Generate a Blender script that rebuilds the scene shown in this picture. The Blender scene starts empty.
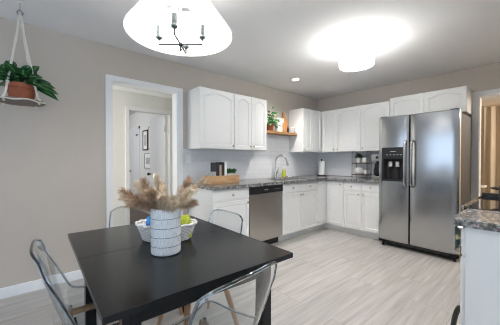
import bpy, bmesh, math, random
from math import sin, cos, pi, radians, sqrt, atan2
from mathutils import Vector, Matrix
random.seed(7)
S = bpy.context.scene
COL = S.collection

# ------------------------------------------------------------------ camera
cam_d = bpy.data.cameras.new('camera')
cam_d.sensor_width = 36.0
cam_d.lens = 258.93 * 36.0 / 500.0
cam_d.clip_start = 0.02
cam = bpy.data.objects.new('camera', cam_d); COL.objects.link(cam)
cam.location = (3.16, -4.6, 1.23)
cam.rotation_euler = (radians(90 - 0.67), 0, radians(49.0))
S.camera = cam

# ------------------------------------------------------------------ world, daylight, exposure
S.view_settings.view_transform = 'Standard'
S.view_settings.look = 'None'
S.view_settings.gamma = 1.0
S.view_settings.use_curve_mapping = False
S.view_settings.exposure = 0.52
S.cycles.use_denoising = True
S.cycles.filter_width = 1.1
S.cycles.max_bounces = 14
S.cycles.transmission_bounces = 12
S.cycles.transparent_max_bounces = 16
S.cycles.diffuse_bounces = 6
S.cycles.sample_clamp_indirect = 0.0
W = bpy.data.worlds.new('World'); S.world = W; W.use_nodes = True
wn = W.node_tree.nodes
wn['Background'].inputs['Color'].default_value = (0.72, 0.84, 1.0, 1)
wn['Background'].inputs['Strength'].default_value = 1.0

def area(name, loc, rot, sx, sy, power, color):
    l = bpy.data.lights.new(name, 'AREA'); l.shape = 'RECTANGLE'
    l.size = sx; l.size_y = sy; l.energy = power; l.color = color
    o = bpy.data.objects.new(name, l); COL.objects.link(o)
    o.location = loc; o.rotation_euler = rot
    return o
# daylight through the rear window; the side and hall lamps are added fill
area('daylight_rear', (1.45, -7.28, 1.5), (radians(112), 0, 0), 2.5, 1.3, 8.5, (0.52, 0.72, 1.0))
area('side_fill', (5.3, -5.3, 1.15), (radians(108), 0, radians(90)), 2.4, 2.0, 34, (0.68, 0.84, 1.0))  # fill from the side, through a patio door invented to light the room
area('hall_fill', (-3.2, -4.6, 1.9), (radians(60), 0, 0), 1.0, 1.0, 20, (0.95, 0.97, 1.0))  # no window here; unseen lamp added to brighten the hall

def point(name, loc, power, color, r):
    l = bpy.data.lights.new(name, 'POINT'); l.energy = power; l.color = color; l.shadow_soft_size = r
    o = bpy.data.objects.new(name, l); COL.objects.link(o); o.location = loc
    return o

H = 2.482

# ------------------------------------------------------------------ materials
def nmat(name):
    m = bpy.data.materials.new(name); m.use_nodes = True
    nt = m.node_tree; return m, nt, nt.nodes['Principled BSDF']
def setin(b, **k):
    for n, v in k.items():
        b.inputs[n.replace('_', ' ')].default_value = v
def pm(name, col, rough=.5, metal=0., noise=0., scale=30., bump=0., stretch=(1, 1, 1), **k):
    m, nt, b = nmat(name)
    setin(b, Base_Color=(*col, 1), Roughness=rough, Metallic=metal, **k)
    if noise or bump:
        tc = nt.nodes.new('ShaderNodeTexCoord'); mp = nt.nodes.new('ShaderNodeMapping')
        mp.inputs['Scale'].default_value = stretch
        nz = nt.nodes.new('ShaderNodeTexNoise'); nz.inputs['Scale'].default_value = scale; nz.inputs['Detail'].default_value = 4
        nt.links.new(tc.outputs['Object'], mp.inputs['Vector']); nt.links.new(mp.outputs['Vector'], nz.inputs['Vector'])
        if noise:
            r = nt.nodes.new('ShaderNodeValToRGB')
            r.color_ramp.elements[0].position = .3; r.color_ramp.elements[1].position = .7
            r.color_ramp.elements[0].color = (*[c * (1 - noise) for c in col], 1)
            r.color_ramp.elements[1].color = (*[min(1, c * (1 + noise)) for c in col], 1)
            nt.links.new(nz.outputs['Fac'], r.inputs['Fac']); nt.links.new(r.outputs['Color'], b.inputs['Base Color'])
        if bump:
            bp = nt.nodes.new('ShaderNodeBump'); bp.inputs['Strength'].default_value = bump; bp.inputs['Distance'].default_value = .01
            nt.links.new(nz.outputs['Fac'], bp.inputs['Height']); nt.links.new(bp.outputs['Normal'], b.inputs['Normal'])
    return m

M = {}
M['wall'] = pm('greige_paint', (.50, .452, .40), .75, noise=.015, scale=3, bump=.0)
M['ceil'] = pm('ceiling_paint', (.80, .80, .80), .85, noise=.01, scale=4)
M['trim'] = pm('white_trim', (.80, .81, .82), .38, noise=.01)
M['cab'] = pm('cabinet_white', (.80, .80, .79), .42, noise=.01)
M['hallwall'] = pm('hall_paint', (.74, .74, .72), .7, noise=.01, scale=3)
M['tan'] = pm('tan_paint', (.56, .49, .40), .8, noise=.02, scale=3)
M['black'] = pm('black_plastic', (.012, .012, .013), .35, noise=.1)
M['blackmetal'] = pm('black_metal', (.02, .02, .02), .4, metal=.6, noise=.1)
M['knob'] = pm('champagne_metal', (.62, .50, .36), .28, metal=1, noise=.05)
M['chrome'] = pm('brushed_nickel', (.55, .54, .52), .25, metal=1, noise=.04, scale=60)
M['white'] = pm('white_ceramic', (.82, .82, .80), .22, noise=.01)
M['plate'] = pm('white_plastic', (.80, .80, .80), .4, noise=.01)
M['darkgap'] = pm('dark_recess', (.02, .02, .02), .8, noise=.1)
M['paper'] = pm('paper_white', (.85, .85, .84), .9, noise=.02, scale=80)
M['terra'] = pm('terracotta', (.30, .088, .042), .8, noise=.12, scale=25, bump=.2)
M['soil'] = pm('soil', (.03, .02, .015), .95, noise=.4, scale=90, bump=.6)
M['rope'] = pm('cotton_rope', (.74, .70, .62), .95, noise=.12, scale=250, bump=.6)
M['hallfloor'] = pm('brown_wood_floor', (.13, .075, .05), .45, noise=.35, scale=12, stretch=(.4, 5, 1))
M['blue'] = pm('blue_wrapper', (.02, .22, .62), .35, noise=.1, scale=20)
M['lime'] = pm('lime_wrapper', (.50, .56, .03), .4, noise=.25, scale=40)
M['greenitem'] = pm('green_fabric', (.50, .58, .54), .9, noise=.15, scale=50)
M['glassblack'] = pm('black_glass', (.01, .01, .012), .06, noise=.05)
M['hose'] = pm('black_rubber', (.025, .024, .02), .5, noise=.2)
M['curtain'] = pm('tan_curtain', (.46, .39, .30), .9, noise=.06, scale=60, stretch=(1, 1, .1))
M['art'] = pm('faded_print', (.50, .47, .44), .7, noise=.25, scale=9)
M['tape'] = pm('book_cover_tan', (.48, .36, .24), .8, noise=.05)
M['bookdark'] = pm('book_cover_dark', (.018, .022, .03), .55, noise=.1)
M['bookgrey'] = pm('book_cover_grey', (.42, .42, .41), .7, noise=.05)
M['greypot'] = pm('grey_white_stoneware', (.62, .61, .58), .5, noise=.06)

def wood(name, c1, c2, rough=.5, stretch=(1, 12, 12), scale=4):
    m, nt, b = nmat(name); setin(b, Roughness=rough)
    tc = nt.nodes.new('ShaderNodeTexCoord'); mp = nt.nodes.new('ShaderNodeMapping'); mp.inputs['Scale'].default_value = stretch
    nz = nt.nodes.new('ShaderNodeTexNoise'); nz.inputs['Scale'].default_value = scale; nz.inputs['Detail'].default_value = 6
    nz.inputs['Distortion'].default_value = .6
    r = nt.nodes.new('ShaderNodeValToRGB'); r.color_ramp.elements[0].position = .32; r.color_ramp.elements[1].position = .68
    r.color_ramp.elements[0].color = (*c1, 1); r.color_ramp.elements[1].color = (*c2, 1)
    nt.links.new(tc.outputs['Object'], mp.inputs['Vector']); nt.links.new(mp.outputs['Vector'], nz.inputs['Vector'])
    nt.links.new(nz.outputs['Fac'], r.inputs['Fac']); nt.links.new(r.outputs['Color'], b.inputs['Base Color'])
    return m
M['table'] = wood('black_brown_wood', (.0055, .0057, .0065), (.009, .0092, .010), .22, (14, 1, 1), 5)
M['table'].node_tree.nodes['Principled BSDF'].inputs['Specular IOR Level'].default_value = .36
M['legwood'] = wood('beech_wood', (.36, .20, .10), (.50, .30, .16), .5, (8, 8, 1), 6)
M['shelfwood'] = wood('oak_shelf', (.30, .15, .06), (.44, .24, .10), .55, (10, 1, 10), 6)
M['cratewood'] = wood('pine_crate', (.42, .24, .11), (.62, .40, .21), .65, (10, 1.2, 14), 6)
M['boardwood'] = wood('maple_board', (.50, .22, .07), (.62, .30, .11), .5, (6, 10, 1), 5)
M['darkwood'] = wood('walnut_board', (.10, .055, .04), (.17, .10, .07), .5, (1, 10, 10), 6)
M['greywood'] = wood('weathered_board', (.16, .12, .10), (.26, .21, .18), .7, (10, 1, 4), 6)

def floor_mat():
    m, nt, b = nmat('grey_plank_tile'); N = nt.nodes; L = nt.links
    tc = N.new('ShaderNodeTexCoord'); mp = N.new('ShaderNodeMapping')
    mp.inputs['Rotation'].default_value = (0, 0, radians(90)); mp.inputs['Location'].default_value = (.13, .05, 0)
    L.new(tc.outputs['Object'], mp.inputs['Vector'])
    br = N.new('ShaderNodeTexBrick'); br.offset = .35; br.inputs['Scale'].default_value = 1
    br.inputs['Brick Width'].default_value = 1.2; br.inputs['Row Height'].default_value = .30
    br.inputs['Mortar Size'].default_value = .0022; br.inputs['Mortar Smooth'].default_value = .2; br.inputs['Bias'].default_value = 0
    br.inputs['Color1'].default_value = (0, 0, 0, 1); br.inputs['Color2'].default_value = (1, 1, 1, 1); br.inputs['Mortar'].default_value = (.5, .5, .5, 1)
    L.new(mp.outputs['Vector'], br.inputs['Vector'])
    # wood streaks along y, offset per plank
    mp2 = N.new('ShaderNodeMapping'); mp2.inputs['Scale'].default_value = (16, .9, 1)
    ad = N.new('ShaderNodeVectorMath'); ad.operation = 'ADD'
    L.new(tc.outputs['Object'], ad.inputs[0])
    sc = N.new('ShaderNodeVectorMath'); sc.operation = 'SCALE'; sc.inputs['Scale'].default_value = 7.0
    L.new(br.outputs['Color'], sc.inputs[0]); L.new(sc.outputs['Vector'], ad.inputs[1]); L.new(ad.outputs['Vector'], mp2.inputs['Vector'])
    nz = N.new('ShaderNodeTexNoise'); nz.inputs['Scale'].default_value = 1.6; nz.inputs['Detail'].default_value = 7; nz.inputs['Roughness'].default_value = .6; nz.inputs['Distortion'].default_value = .35
    L.new(mp2.outputs['Vector'], nz.inputs['Vector'])
    r = N.new('ShaderNodeValToRGB'); e = r.color_ramp.elements
    e[0].position = .28; e[0].color = (.345, .325, .305, 1); e[1].position = .72; e[1].color = (.575, .555, .535, 1)
    L.new(nz.outputs['Fac'], r.inputs['Fac'])
    hv = N.new('ShaderNodeHueSaturation'); L.new(r.outputs['Color'], hv.inputs['Color'])
    mr = N.new('ShaderNodeMapRange'); mr.inputs['To Min'].default_value = .93; mr.inputs['To Max'].default_value = 1.05
    L.new(br.outputs['Color'], mr.inputs['Value']); L.new(mr.outputs['Result'], hv.inputs['Value'])
    mx = N.new('ShaderNodeMix'); mx.data_type = 'RGBA'; L.new(br.outputs['Fac'], mx.inputs['Factor'])
    L.new(hv.outputs['Color'], mx.inputs['A']); mx.inputs['B'].default_value = (.30, .285, .27, 1)
    L.new(mx.outputs['Result'], b.inputs['Base Color']); b.inputs['Roughness'].default_value = .42
    bp = N.new('ShaderNodeBump'); bp.inputs['Strength'].default_value = .15; bp.inputs['Distance'].default_value = .004; bp.invert = True
    L.new(br.outputs['Fac'], bp.inputs['Height']); L.new(bp.outputs['Normal'], b.inputs['Normal'])
    return m
M['floor'] = floor_mat()

def tile_mat(name, axis):
    m, nt, b = nmat(name); N = nt.nodes; L = nt.links
    tc = N.new('ShaderNodeTexCoord'); sp = N.new('ShaderNodeSeparateXYZ'); cb = N.new('ShaderNodeCombineXYZ')
    L.new(tc.outputs['Object'], sp.inputs[0]); L.new(sp.outputs[axis], cb.inputs['X']); L.new(sp.outputs['Z'], cb.inputs['Y'])
    br = N.new('ShaderNodeTexBrick'); br.inputs['Scale'].default_value = 1
    br.inputs['Brick Width'].default_value = .152; br.inputs['Row Height'].default_value = .076
    br.inputs['Mortar Size'].default_value = .002; br.inputs['Mortar Smooth'].default_value = .3
    br.inputs['Color1'].default_value = (.72, .735, .76, 1); br.inputs['Color2'].default_value = (.75, .765, .785, 1); br.inputs['Mortar'].default_value = (.62, .635, .66, 1)
    L.new(cb.outputs[0], br.inputs['Vector']); L.new(br.outputs['Color'], b.inputs['Base Color'])
    b.inputs['Roughness'].default_value = .18
    bp = N.new('ShaderNodeBump'); bp.inputs['Strength'].default_value = .25; bp.inputs['Distance'].default_value = .003; bp.invert = True
    L.new(br.outputs['Fac'], bp.inputs['Height']); L.new(bp.outputs['Normal'], b.inputs['Normal'])
    return m
M['tileL'] = tile_mat('subway_tile_side', 'Y'); M['tileB'] = tile_mat('subway_tile_back', 'X')

def granite():
    m, nt, b = nmat('speckled_granite'); N = nt.nodes; L = nt.links
    tc = N.new('ShaderNodeTexCoord')
    n1 = N.new('ShaderNodeTexNoise'); n1.inputs['Scale'].default_value = 42; n1.inputs['Detail'].default_value = 5; n1.inputs['Roughness'].default_value = .7
    v = N.new('ShaderNodeTexVoronoi'); v.inputs['Scale'].default_value = 90
    L.new(tc.outputs['Object'], n1.inputs['Vector']); L.new(tc.outputs['Object'], v.inputs['Vector'])
    r = N.new('ShaderNodeValToRGB'); e = r.color_ramp.elements
    e[0].position = .36; e[0].color = (.025, .022, .022, 1); e[1].position = .64; e[1].color = (.46, .42, .39, 1)
    k = r.color_ramp.elements.new(.5); k.color = (.12, .10, .09, 1)
    L.new(n1.outputs['Fac'], r.inputs['Fac'])
    mx = N.new('ShaderNodeMix'); mx.data_type = 'RGBA'; mx.inputs['Factor'].default_value = .12
    L.new(r.outputs['Color'], mx.inputs['A']); L.new(v.outputs['Color'], mx.inputs['B'])
    hs = N.new('ShaderNodeHueSaturation'); hs.inputs['Saturation'].default_value = .45; L.new(mx.outputs['Result'], hs.inputs['Color'])
    L.new(hs.outputs['Color'], b.inputs['Base Color']); b.inputs['Roughness'].default_value = .14
    return m
M['granite'] = granite()

def steel(name, axis_stretch, rough=.27, col=(.50, .50, .50)):
    m, nt, b = nmat(name); N = nt.nodes; L = nt.links
    setin(b, Base_Color=(*col, 1), Metallic=1.0, Roughness=rough, Anisotropic=.5)
    tc = N.new('ShaderNodeTexCoord'); mp = N.new('ShaderNodeMapping'); mp.inputs['Scale'].default_value = axis_stretch
    nz = N.new('ShaderNodeTexNoise'); nz.inputs['Scale'].default_value = 3; nz.inputs['Detail'].default_value = 5
    L.new(tc.outputs['Object'], mp.inputs['Vector']); L.new(mp.outputs['Vector'], nz.inputs['Vector'])
    mr = N.new('ShaderNodeMapRange'); mr.inputs['To Min'].default_value = rough - .05; mr.inputs['To Max'].default_value = rough + .06
    L.new(nz.outputs['Fac'], mr.inputs['Value']); L.new(mr.outputs['Result'], b.inputs['Roughness'])
    return m
M['steel'] = steel('stainless_steel', (2, 2, 90), .18)
M['steel_dw'] = steel('stainless_dishwasher', (2, 90, 2), .30, (.52, .50, .47))
M['fridgeside'] = pm('grey_fridge_side', (.045, .042, .038), .6, metal=.0, noise=.05)

def clear(name, tint, rough=.02):
    m, nt, b = nmat(name)
    setin(b, Base_Color=(*tint, 1), Roughness=rough, IOR=1.46)
    b.inputs['Transmission Weight'].default_value = 1.0
    return m
M['clear'] = clear('clear_polycarbonate', (.87, .905, .92))
M['clearrim'] = clear('clear_polycarbonate_edge', (.74, .85, .95))
M['pane'] = clear('window_glass', (.96, .98, 1.0), 0.0)

def shade_mat(name, glow):
    m = bpy.data.materials.new(name); m.use_nodes = True; nt = m.node_tree; N = nt.nodes; L = nt.links
    N.remove(N['Principled BSDF']); out = N['Material Output']
    d = N.new('ShaderNodeBsdfDiffuse'); d.inputs['Color'].default_value = (.92, .92, .91, 1)
    t = N.new('ShaderNodeBsdfTranslucent'); t.inputs['Color'].default_value = (.92, .92, .91, 1)
    mx = N.new('ShaderNodeMixShader'); mx.inputs[0].default_value = .32
    wv = N.new('ShaderNodeTexNoise'); wv.inputs['Scale'].default_value = 300
    bp = N.new('ShaderNodeBump'); bp.inputs['Strength'].default_value = .1; L.new(wv.outputs['Fac'], bp.inputs['Height']); L.new(bp.outputs['Normal'], d.inputs['Normal'])
    L.new(d.outputs[0], mx.inputs[1]); L.new(t.outputs[0], mx.inputs[2]); em = N.new('ShaderNodeEmission'); em.inputs['Color'].default_value = (1, .985, .97, 1); em.inputs['Strength'].default_value = glow
    ad = N.new('ShaderNodeAddShader'); L.new(mx.outputs[0], ad.inputs[0]); L.new(em.outputs[0], ad.inputs[1]); L.new(ad.outputs[0], out.inputs['Surface'])
    return m
M['shade'] = shade_mat('lit_linen_shade', .12); M['drumshade'] = shade_mat('lit_drum_shade', 13.5)
def emit(name, col, s):
    m, nt, b = nmat(name); setin(b, Base_Color=(.9, .9, .9, 1), Roughness=.4)
    b.inputs['Emission Color'].default_value = (*col, 1); b.inputs['Emission Strength'].default_value = s
    return m
M['bulb'] = emit('bulb_glow', (1, .97, .93), 6.0)
M['downlight'] = emit('downlight_glow', (1, .96, .9), 14.0)
M['diffuser'] = emit('lit_diffuser', (1, .98, .95), 1.6)

def vase_mat():
    m, nt, b = nmat('whitewashed_slats'); N = nt.nodes; L = nt.links
    tc = N.new('ShaderNodeTexCoord'); sp = N.new('ShaderNodeSeparateXYZ'); L.new(tc.outputs['Object'], sp.inputs[0])
    at = N.new('ShaderNodeMath'); at.operation = 'ARCTAN2'; L.new(sp.outputs['Y'], at.inputs[0]); L.new(sp.outputs['X'], at.inputs[1])
    cb = N.new('ShaderNodeCombineXYZ'); L.new(at.outputs[0], cb.inputs['X']); L.new(sp.outputs['Z'], cb.inputs['Y'])
    mp = N.new('ShaderNodeMapping'); mp.inputs['Scale'].default_value = (14, 22, 1); L.new(cb.outputs[0], mp.inputs['Vector'])
    nz = N.new('ShaderNodeTexNoise'); nz.inputs['Scale'].default_value = 1.5; nz.inputs['Detail'].default_value = 4; L.new(mp.outputs['Vector'], nz.inputs['Vector'])
    r = N.new('ShaderNodeValToRGB'); e = r.color_ramp.elements
    e[0].position = .30; e[0].color = (.54, .55, .57, 1); e[1].position = .54; e[1].color = (.83, .83, .84, 1)
    L.new(nz.outputs['Fac'], r.inputs['Fac']); L.new(r.outputs['Color'], b.inputs['Base Color']); b.inputs['Roughness'].default_value = .7
    return m
M['vase'] = vase_mat()
M['sleeve'] = pm('grey_candle_sleeve', (.045, .06, .06), .5, metal=.0, noise=.05)
M['vaseband'] = pm('grey_band', (.13, .12, .12), .8, noise=.2)
M['basket'] = pm('white_wicker', (.74, .71, .68), .7, noise=.1, scale=60)

def leaf_mat(name, dark, light, vein=.0):
    m, nt, b = nmat(name); N = nt.nodes; L = nt.links
    uv = N.new('ShaderNodeUVMap'); sp = N.new('ShaderNodeSeparateXYZ'); L.new(uv.outputs[0], sp.inputs[0])
    s1 = N.new('ShaderNodeMath'); s1.operation = 'SUBTRACT'; s1.inputs[1].default_value = .5; L.new(sp.outputs['Y'], s1.inputs[0])
    ab = N.new('ShaderNodeMath'); ab.operation = 'ABSOLUTE'; L.new(s1.outputs[0], ab.inputs[0])
    tc = N.new('ShaderNodeTexCoord'); nz = N.new('ShaderNodeTexNoise'); nz.inputs['Scale'].default_value = 35; L.new(tc.outputs['Object'], nz.inputs['Vector'])
    ml = N.new('ShaderNodeMath'); ml.operation = 'MULTIPLY_ADD'; ml.inputs[1].default_value = .25; L.new(nz.outputs['Fac'], ml.inputs[0]); L.new(ab.outputs[0], ml.inputs[2])
    r = N.new('ShaderNodeValToRGB'); e = r.color_ramp.elements
    e[0].position = .10 + vein; e[0].color = (*light, 1); e[1].position = .22 + vein; e[1].color = (*dark, 1)
    L.new(ml.outputs[0], r.inputs['Fac']); L.new(r.outputs['Color'], b.inputs['Base Color']); b.inputs['Roughness'].default_value = .38
    return m
M['leaf'] = leaf_mat('calathea_leaf', (.012, .075, .022), (.16, .33, .10), .03)
M['leaf2'] = leaf_mat('pothos_leaf', (.05, .22, .06), (.22, .42, .18), .02)
M['leaf3'] = leaf_mat('succulent_leaf', (.05, .15, .04), (.14, .28, .10), 0)
M['leaf4'] = leaf_mat('dark_herb_leaf', (.03, .08, .02), (.12, .2, .06), 0)
M['stem'] = pm('green_stem', (.08, .16, .04), .6, noise=.1)
M['pampas'] = pm('pampas_fibre', (.74, .57, .42), .95, noise=.45, scale=45)
M['pampas_dark'] = pm('pampas_fibre_brown', (.56, .39, .26), .95, noise=.4, scale=45)
M['pampas_pale'] = pm('pampas_fibre_pale', (.86, .69, .53), .95, noise=.3, scale=45)
M['pampasstem'] = pm('dry_stalk', (.38, .27, .15), .85, noise=.1)

# ------------------------------------------------------------------ mesh builder
ORG = {}
class MB:
    def __init__(s): s.bm = bmesh.new()
    def add(s, verts, faces):
        vs = [s.bm.verts.new(v) for v in verts]; out = []
        for f in faces:
            try: out.append(s.bm.faces.new([vs[i] for i in f]))
            except ValueError: pass
        return vs, out
    def box(s, x0, x1, y0, y1, z0, z1, bev=0., seg=2):
        v = [(x0, y0, z0), (x1, y0, z0), (x1, y1, z0), (x0, y1, z0), (x0, y0, z1), (x1, y0, z1), (x1, y1, z1), (x0, y1, z1)]
        vs, fs = s.add(v, [(0, 3, 2, 1), (4, 5, 6, 7), (0, 1, 5, 4), (1, 2, 6, 5), (2, 3, 7, 6), (3, 0, 4, 7)])
        if bev: s.bev(vs, bev, seg)
        return s
    def bev(s, vs, bev, seg=2):
        vset = set(vs); es = [e for e in s.bm.edges if e.verts[0] in vset and e.verts[1] in vset]
        bmesh.ops.bevel(s.bm, geom=es, offset=bev, segments=seg, profile=.6, affect='EDGES')
    def prism(s, poly, z0, z1, bev=0., m=None):
        n = len(poly)
        v = [(x, y, z0) for x, y in poly] + [(x, y, z1) for x, y in poly]
        if m: v = [m @ Vector(p) for p in v]
        vs, fs = s.add(v, [tuple(range(n))[::-1], tuple(range(n, 2 * n))] + [(i, (i + 1) % n, n + (i + 1) % n, n + i) for i in range(n)])
        if bev: s.bev(vs, bev, 2)
        return s
    def rings(s, rings, closed=False, cap=True):
        n = len(rings[0]); vs = [s.bm.verts.new(p) for r in rings for p in r]; k = len(rings)
        for i in range(k if closed else k - 1):
            a, b = i * n, ((i + 1) % k) * n
            for j in range(n):
                try: s.bm.faces.new((vs[a + j], vs[a + (j + 1) % n], vs[b + (j + 1) % n], vs[b + j]))
                except ValueError: pass
        if cap and not closed:
            s.bm.faces.new(vs[:n][::-1]); s.bm.faces.new(vs[-n:])
        return s
    def lathe(s, prof, c=(0, 0, 0), n=24, sx=1., sy=1., rot=0., cap=True):
        R = []
        for r, z in prof:
            ring = []
            for j in range(n):
                a = 2 * pi * j / n; x, y = r * sx * cos(a), r * sy * sin(a)
                ring.append((c[0] + x * cos(rot) - y * sin(rot), c[1] + x * sin(rot) + y * cos(rot), c[2] + z))
            R.append(ring)
        return s.rings(R, cap=cap)
    def tube(s, pts, r, n=8, closed=False):
        P = [Vector(p) for p in pts]; k = len(P); R = []
        rr = r if isinstance(r, (list, tuple)) else [r] * k
        prev = None
        for i in range(k):
            if closed: t = P[(i + 1) % k] - P[i - 1]
            else: t = P[min(i + 1, k - 1)] - P[max(i - 1, 0)]
            t.normalize()
            if prev is None:
                a = Vector((0, 0, 1)) if abs(t.z) < .9 else Vector((1, 0, 0))
                u = t.cross(a).normalized()
            else:
                u = (prev - t * prev.dot(t)); u.normalize()
            prev = u; w = t.cross(u)
            R.append([P[i] + (u * cos(2 * pi * j / n) + w * sin(2 * pi * j / n)) * rr[i] for j in range(n)])
        return s.rings(R, closed=closed)
    def ball(s, c, r, sz=1., n=12):
        prof = [(max(1e-4, r * sin(pi * i / n)), -r * cos(pi * i / n) * sz) for i in range(n + 1)]
        return s.lathe(prof, c, n=2 * n)
    def build(s, name, m, parent=None, local=False, smooth=True, wn_=True):
        bm = s.bm
        bmesh.ops.remove_doubles(bm, verts=bm.verts, dist=1e-6)
        bmesh.ops.recalc_face_normals(bm, faces=bm.faces)
        if local: off = Vector((0, 0, 0))
        elif parent is not None: off = ORG[parent.name]
        else:
            lo = Vector([min(v.co[i] for v in bm.verts) for i in range(3)]); hi = Vector([max(v.co[i] for v in bm.verts) for i in range(3)])
            off = Vector(((lo.x + hi.x) / 2, (lo.y + hi.y) / 2, lo.z))
        bmesh.ops.translate(bm, verts=bm.verts, vec=-off)
        me = bpy.data.meshes.new(name); bm.to_mesh(me); bm.free()
        me.materials.append(M[m] if isinstance(m, str) else m)
        o = bpy.data.objects.new(name, me); COL.objects.link(o)
        if smooth:
            for p in me.polygons: p.use_smooth = True
            try: me.set_sharp_from_angle(angle=radians(35))
            except Exception: pass
            if len(me.vertices) < 3000:
                wm = o.modifiers.new('weighted_normal', 'WEIGHTED_NORMAL'); wm.keep_sharp = True
        if parent is not None: o.parent = parent
        elif not local: o.location = off
        ORG[o.name] = off if not local else Vector((0, 0, 0))
        return o

def thing(name, label, cat, loc, rz=0., group=None):
    o = bpy.data.objects.new(name, None); COL.objects.link(o); o.empty_display_size = .1
    o.location = loc; o.rotation_euler = (0, 0, rz); o['label'] = label; o['category'] = cat
    if group: o['group'] = group
    ORG[o.name] = Vector(loc); return o
def tag(o, label, cat, group=None, kind=None):
    o['label'] = label; o['category'] = cat
    if group: o['group'] = group
    if kind: o['kind'] = kind
    return o
def struct(o): o['kind'] = 'structure'; return o
def copy_tree(o, parent=None):
    c = o.copy(); COL.objects.link(c)
    if parent: c.parent = parent
    for ch in list(o.children): copy_tree(ch, c)
    return c

# ------------------------------------------------------------------ the setting
def slab(name, m, *b): return struct(MB().box(*b).build(name, m, smooth=False))
slab('floor', 'floor', -1.10, 5.35, -7.35, 3.0, -.10, 0)
slab('ceiling', 'ceil', -.14, 5.35, -7.35, .12, H, H + .1)
# left wall with the doorway to the vestibule: opening y -3.88..-3.10, height 2.10
b = MB(); b.box(-.13, 0, -7.3, -3.88, 0, H); b.box(-.13, 0, -3.10, .12, 0, H); b.box(-.13, 0, -3.88, -3.10, 2.105, H)
struct(b.build('wall_left', 'wall', smooth=False))
# back wall with the doorway beside the fridge: opening x 2.545..3.40
b = MB(); b.box(0, 2.545, 0, .12, 0, H); b.box(3.40, 5.35, 0, .12, 0, H); b.box(2.545, 3.40, 0, .12, 2.075, H)
struct(b.build('wall_back', 'wall', smooth=False))
slab('wall_right', 'wall', 3.50, 3.62, -2.75, 0, 0, H)
# rear wall with a wide window, and the side wall with a patio door opening added for light, both behind the camera
b = MB(); b.box(-.13, .2, -7.3, -7.18, 0, H); b.box(2.7, 5.25, -7.3, -7.18, 0, H); b.box(.2, 2.7, -7.3, -7.18, 0, .85); b.box(.2, 2.7, -7.3, -7.18, 2.15, H)
struct(b.build('wall_rear', 'wall', smooth=False))
b = MB(); b.box(5.13, 5.25, -7.18, -6.5, 0, H); b.box(5.13, 5.25, -4.1, 0, 0, H); b.box(5.13, 5.25, -6.5, -4.1, 2.15, H)
struct(b.build('wall_side', 'wall', smooth=False))
w1 = MB()
for q in ((.2, 2.7, -7.26, -7.22, .85, .9), (.2, 2.7, -7.26, -7.22, 2.1, 2.15), (.2, .25, -7.26, -7.22, .9, 2.1), (2.65, 2.7, -7.26, -7.22, .9, 2.1), (1.42, 1.48, -7.26, -7.22, .9, 2.1)): w1.box(*q)
struct(w1.build('window_1', 'trim', smooth=False))
w2 = MB()  # frame of the unseen patio door added for side light
for q in ((5.17, 5.21, -6.5, -6.43, 0, 2.15), (5.17, 5.21, -4.17, -4.1, 0, 2.15), (5.17, 5.21, -5.33, -5.27, 0, 2.15), (5.17, 5.21, -6.43, -4.17, 2.09, 2.15)): w2.box(*q)
struct(w2.build('added_window', 'trim', smooth=False))
# casing around the left doorway (flat white board with a small back band) and its jamb
b = MB()
b.box(0, .018, -3.935, -3.87, 0, 2.10, .003); b.box(0, .018, -3.10, -3.032, 0, 2.10, .003); b.box(0, .018, -3.935, -3.032, 2.10, 2.155, .003)
struct(b.build('trim_1', 'trim'))
b = MB(); b.box(-.13, .004, -3.88, -3.868, 0, 2.10); b.box(-.13, .004, -3.112, -3.10, 0, 2.10); b.box(-.13, .004, -3.868, -3.112, 2.093, 2.105)
struct(b.build('trim_2', 'trim', smooth=False))
# casing around the back doorway
b = MB(); b.box(2.475, 2.55, -.018, 0, 0, 2.07, .004); b.box(3.395, 3.47, -.018, 0, 0, 2.07, .004); b.box(2.475, 3.47, -.018, 0, 2.07, 2.14, .004)
struct(b.build('trim_3', 'trim'))
b = MB(); b.box(2.545, 2.557, -.004, .124, 0, 2.07); b.box(3.388, 3.40, -.004, .124, 0, 2.07); b.box(2.557, 3.388, -.004, .124, 2.063, 2.075)
struct(b.build('trim_4', 'trim', smooth=False))
# baseboards
b = MB(); b.prism([(0, 0), (.014, 0), (.014, .075), (.009, .088), (0, .092)], 0, 1, m=Matrix(((1, 0, 0, 0), (0, 0, 3.23, -7.18), (0, 1, 0, 0), (0, 0, 0, 1))))
struct(b.build('baseboard_left', 'trim'))
# vestibule: inner wall with a door opening, ceiling, side walls
IX = -1.10
b = MB(); b.box(IX - .1, IX, -4.3, -3.385, 0, 2.36); b.box(IX - .1, IX, -2.725, -2.2, 0, 2.36); b.box(IX - .1, IX, -3.385, -2.725, 1.995, 2.36)
struct(b.build('wall_vestibule', 'hallwall', smooth=False))
slab('ceiling_vestibule', 'hallwall', IX - .1, -.13, -4.3, -2.2, 2.36, 2.42)
b = MB(); b.box(IX, -.13, -4.36, -4.3, 0, 2.36); b.box(IX, -.13, -2.26, -2.2, 0, 2.36)
struct(b.build('wall_vestibule_sides', 'hallwall', smooth=False))
b = MB(); b.prism([(0, 0), (.012, -.055), (.05, -.02), (.055, 0)], 0, 1, m=Matrix(((1, 0, 0, IX), (0, 0, 2.04, -4.3), (0, 1, 0, 2.33), (0, 0, 0, 1))))
struct(b.build('trim_5', 'trim'))
b = MB(); b.box(IX, IX + .02, -3.435, -3.380, 0, 2.0, .003); b.box(IX, IX + .02, -2.73, -2.665, 0, 2.0, .003); b.box(IX, IX + .02, -3.435, -2.665, 2.0, 2.055, .003)
struct(b.build('trim_6', 'trim'))
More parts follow.
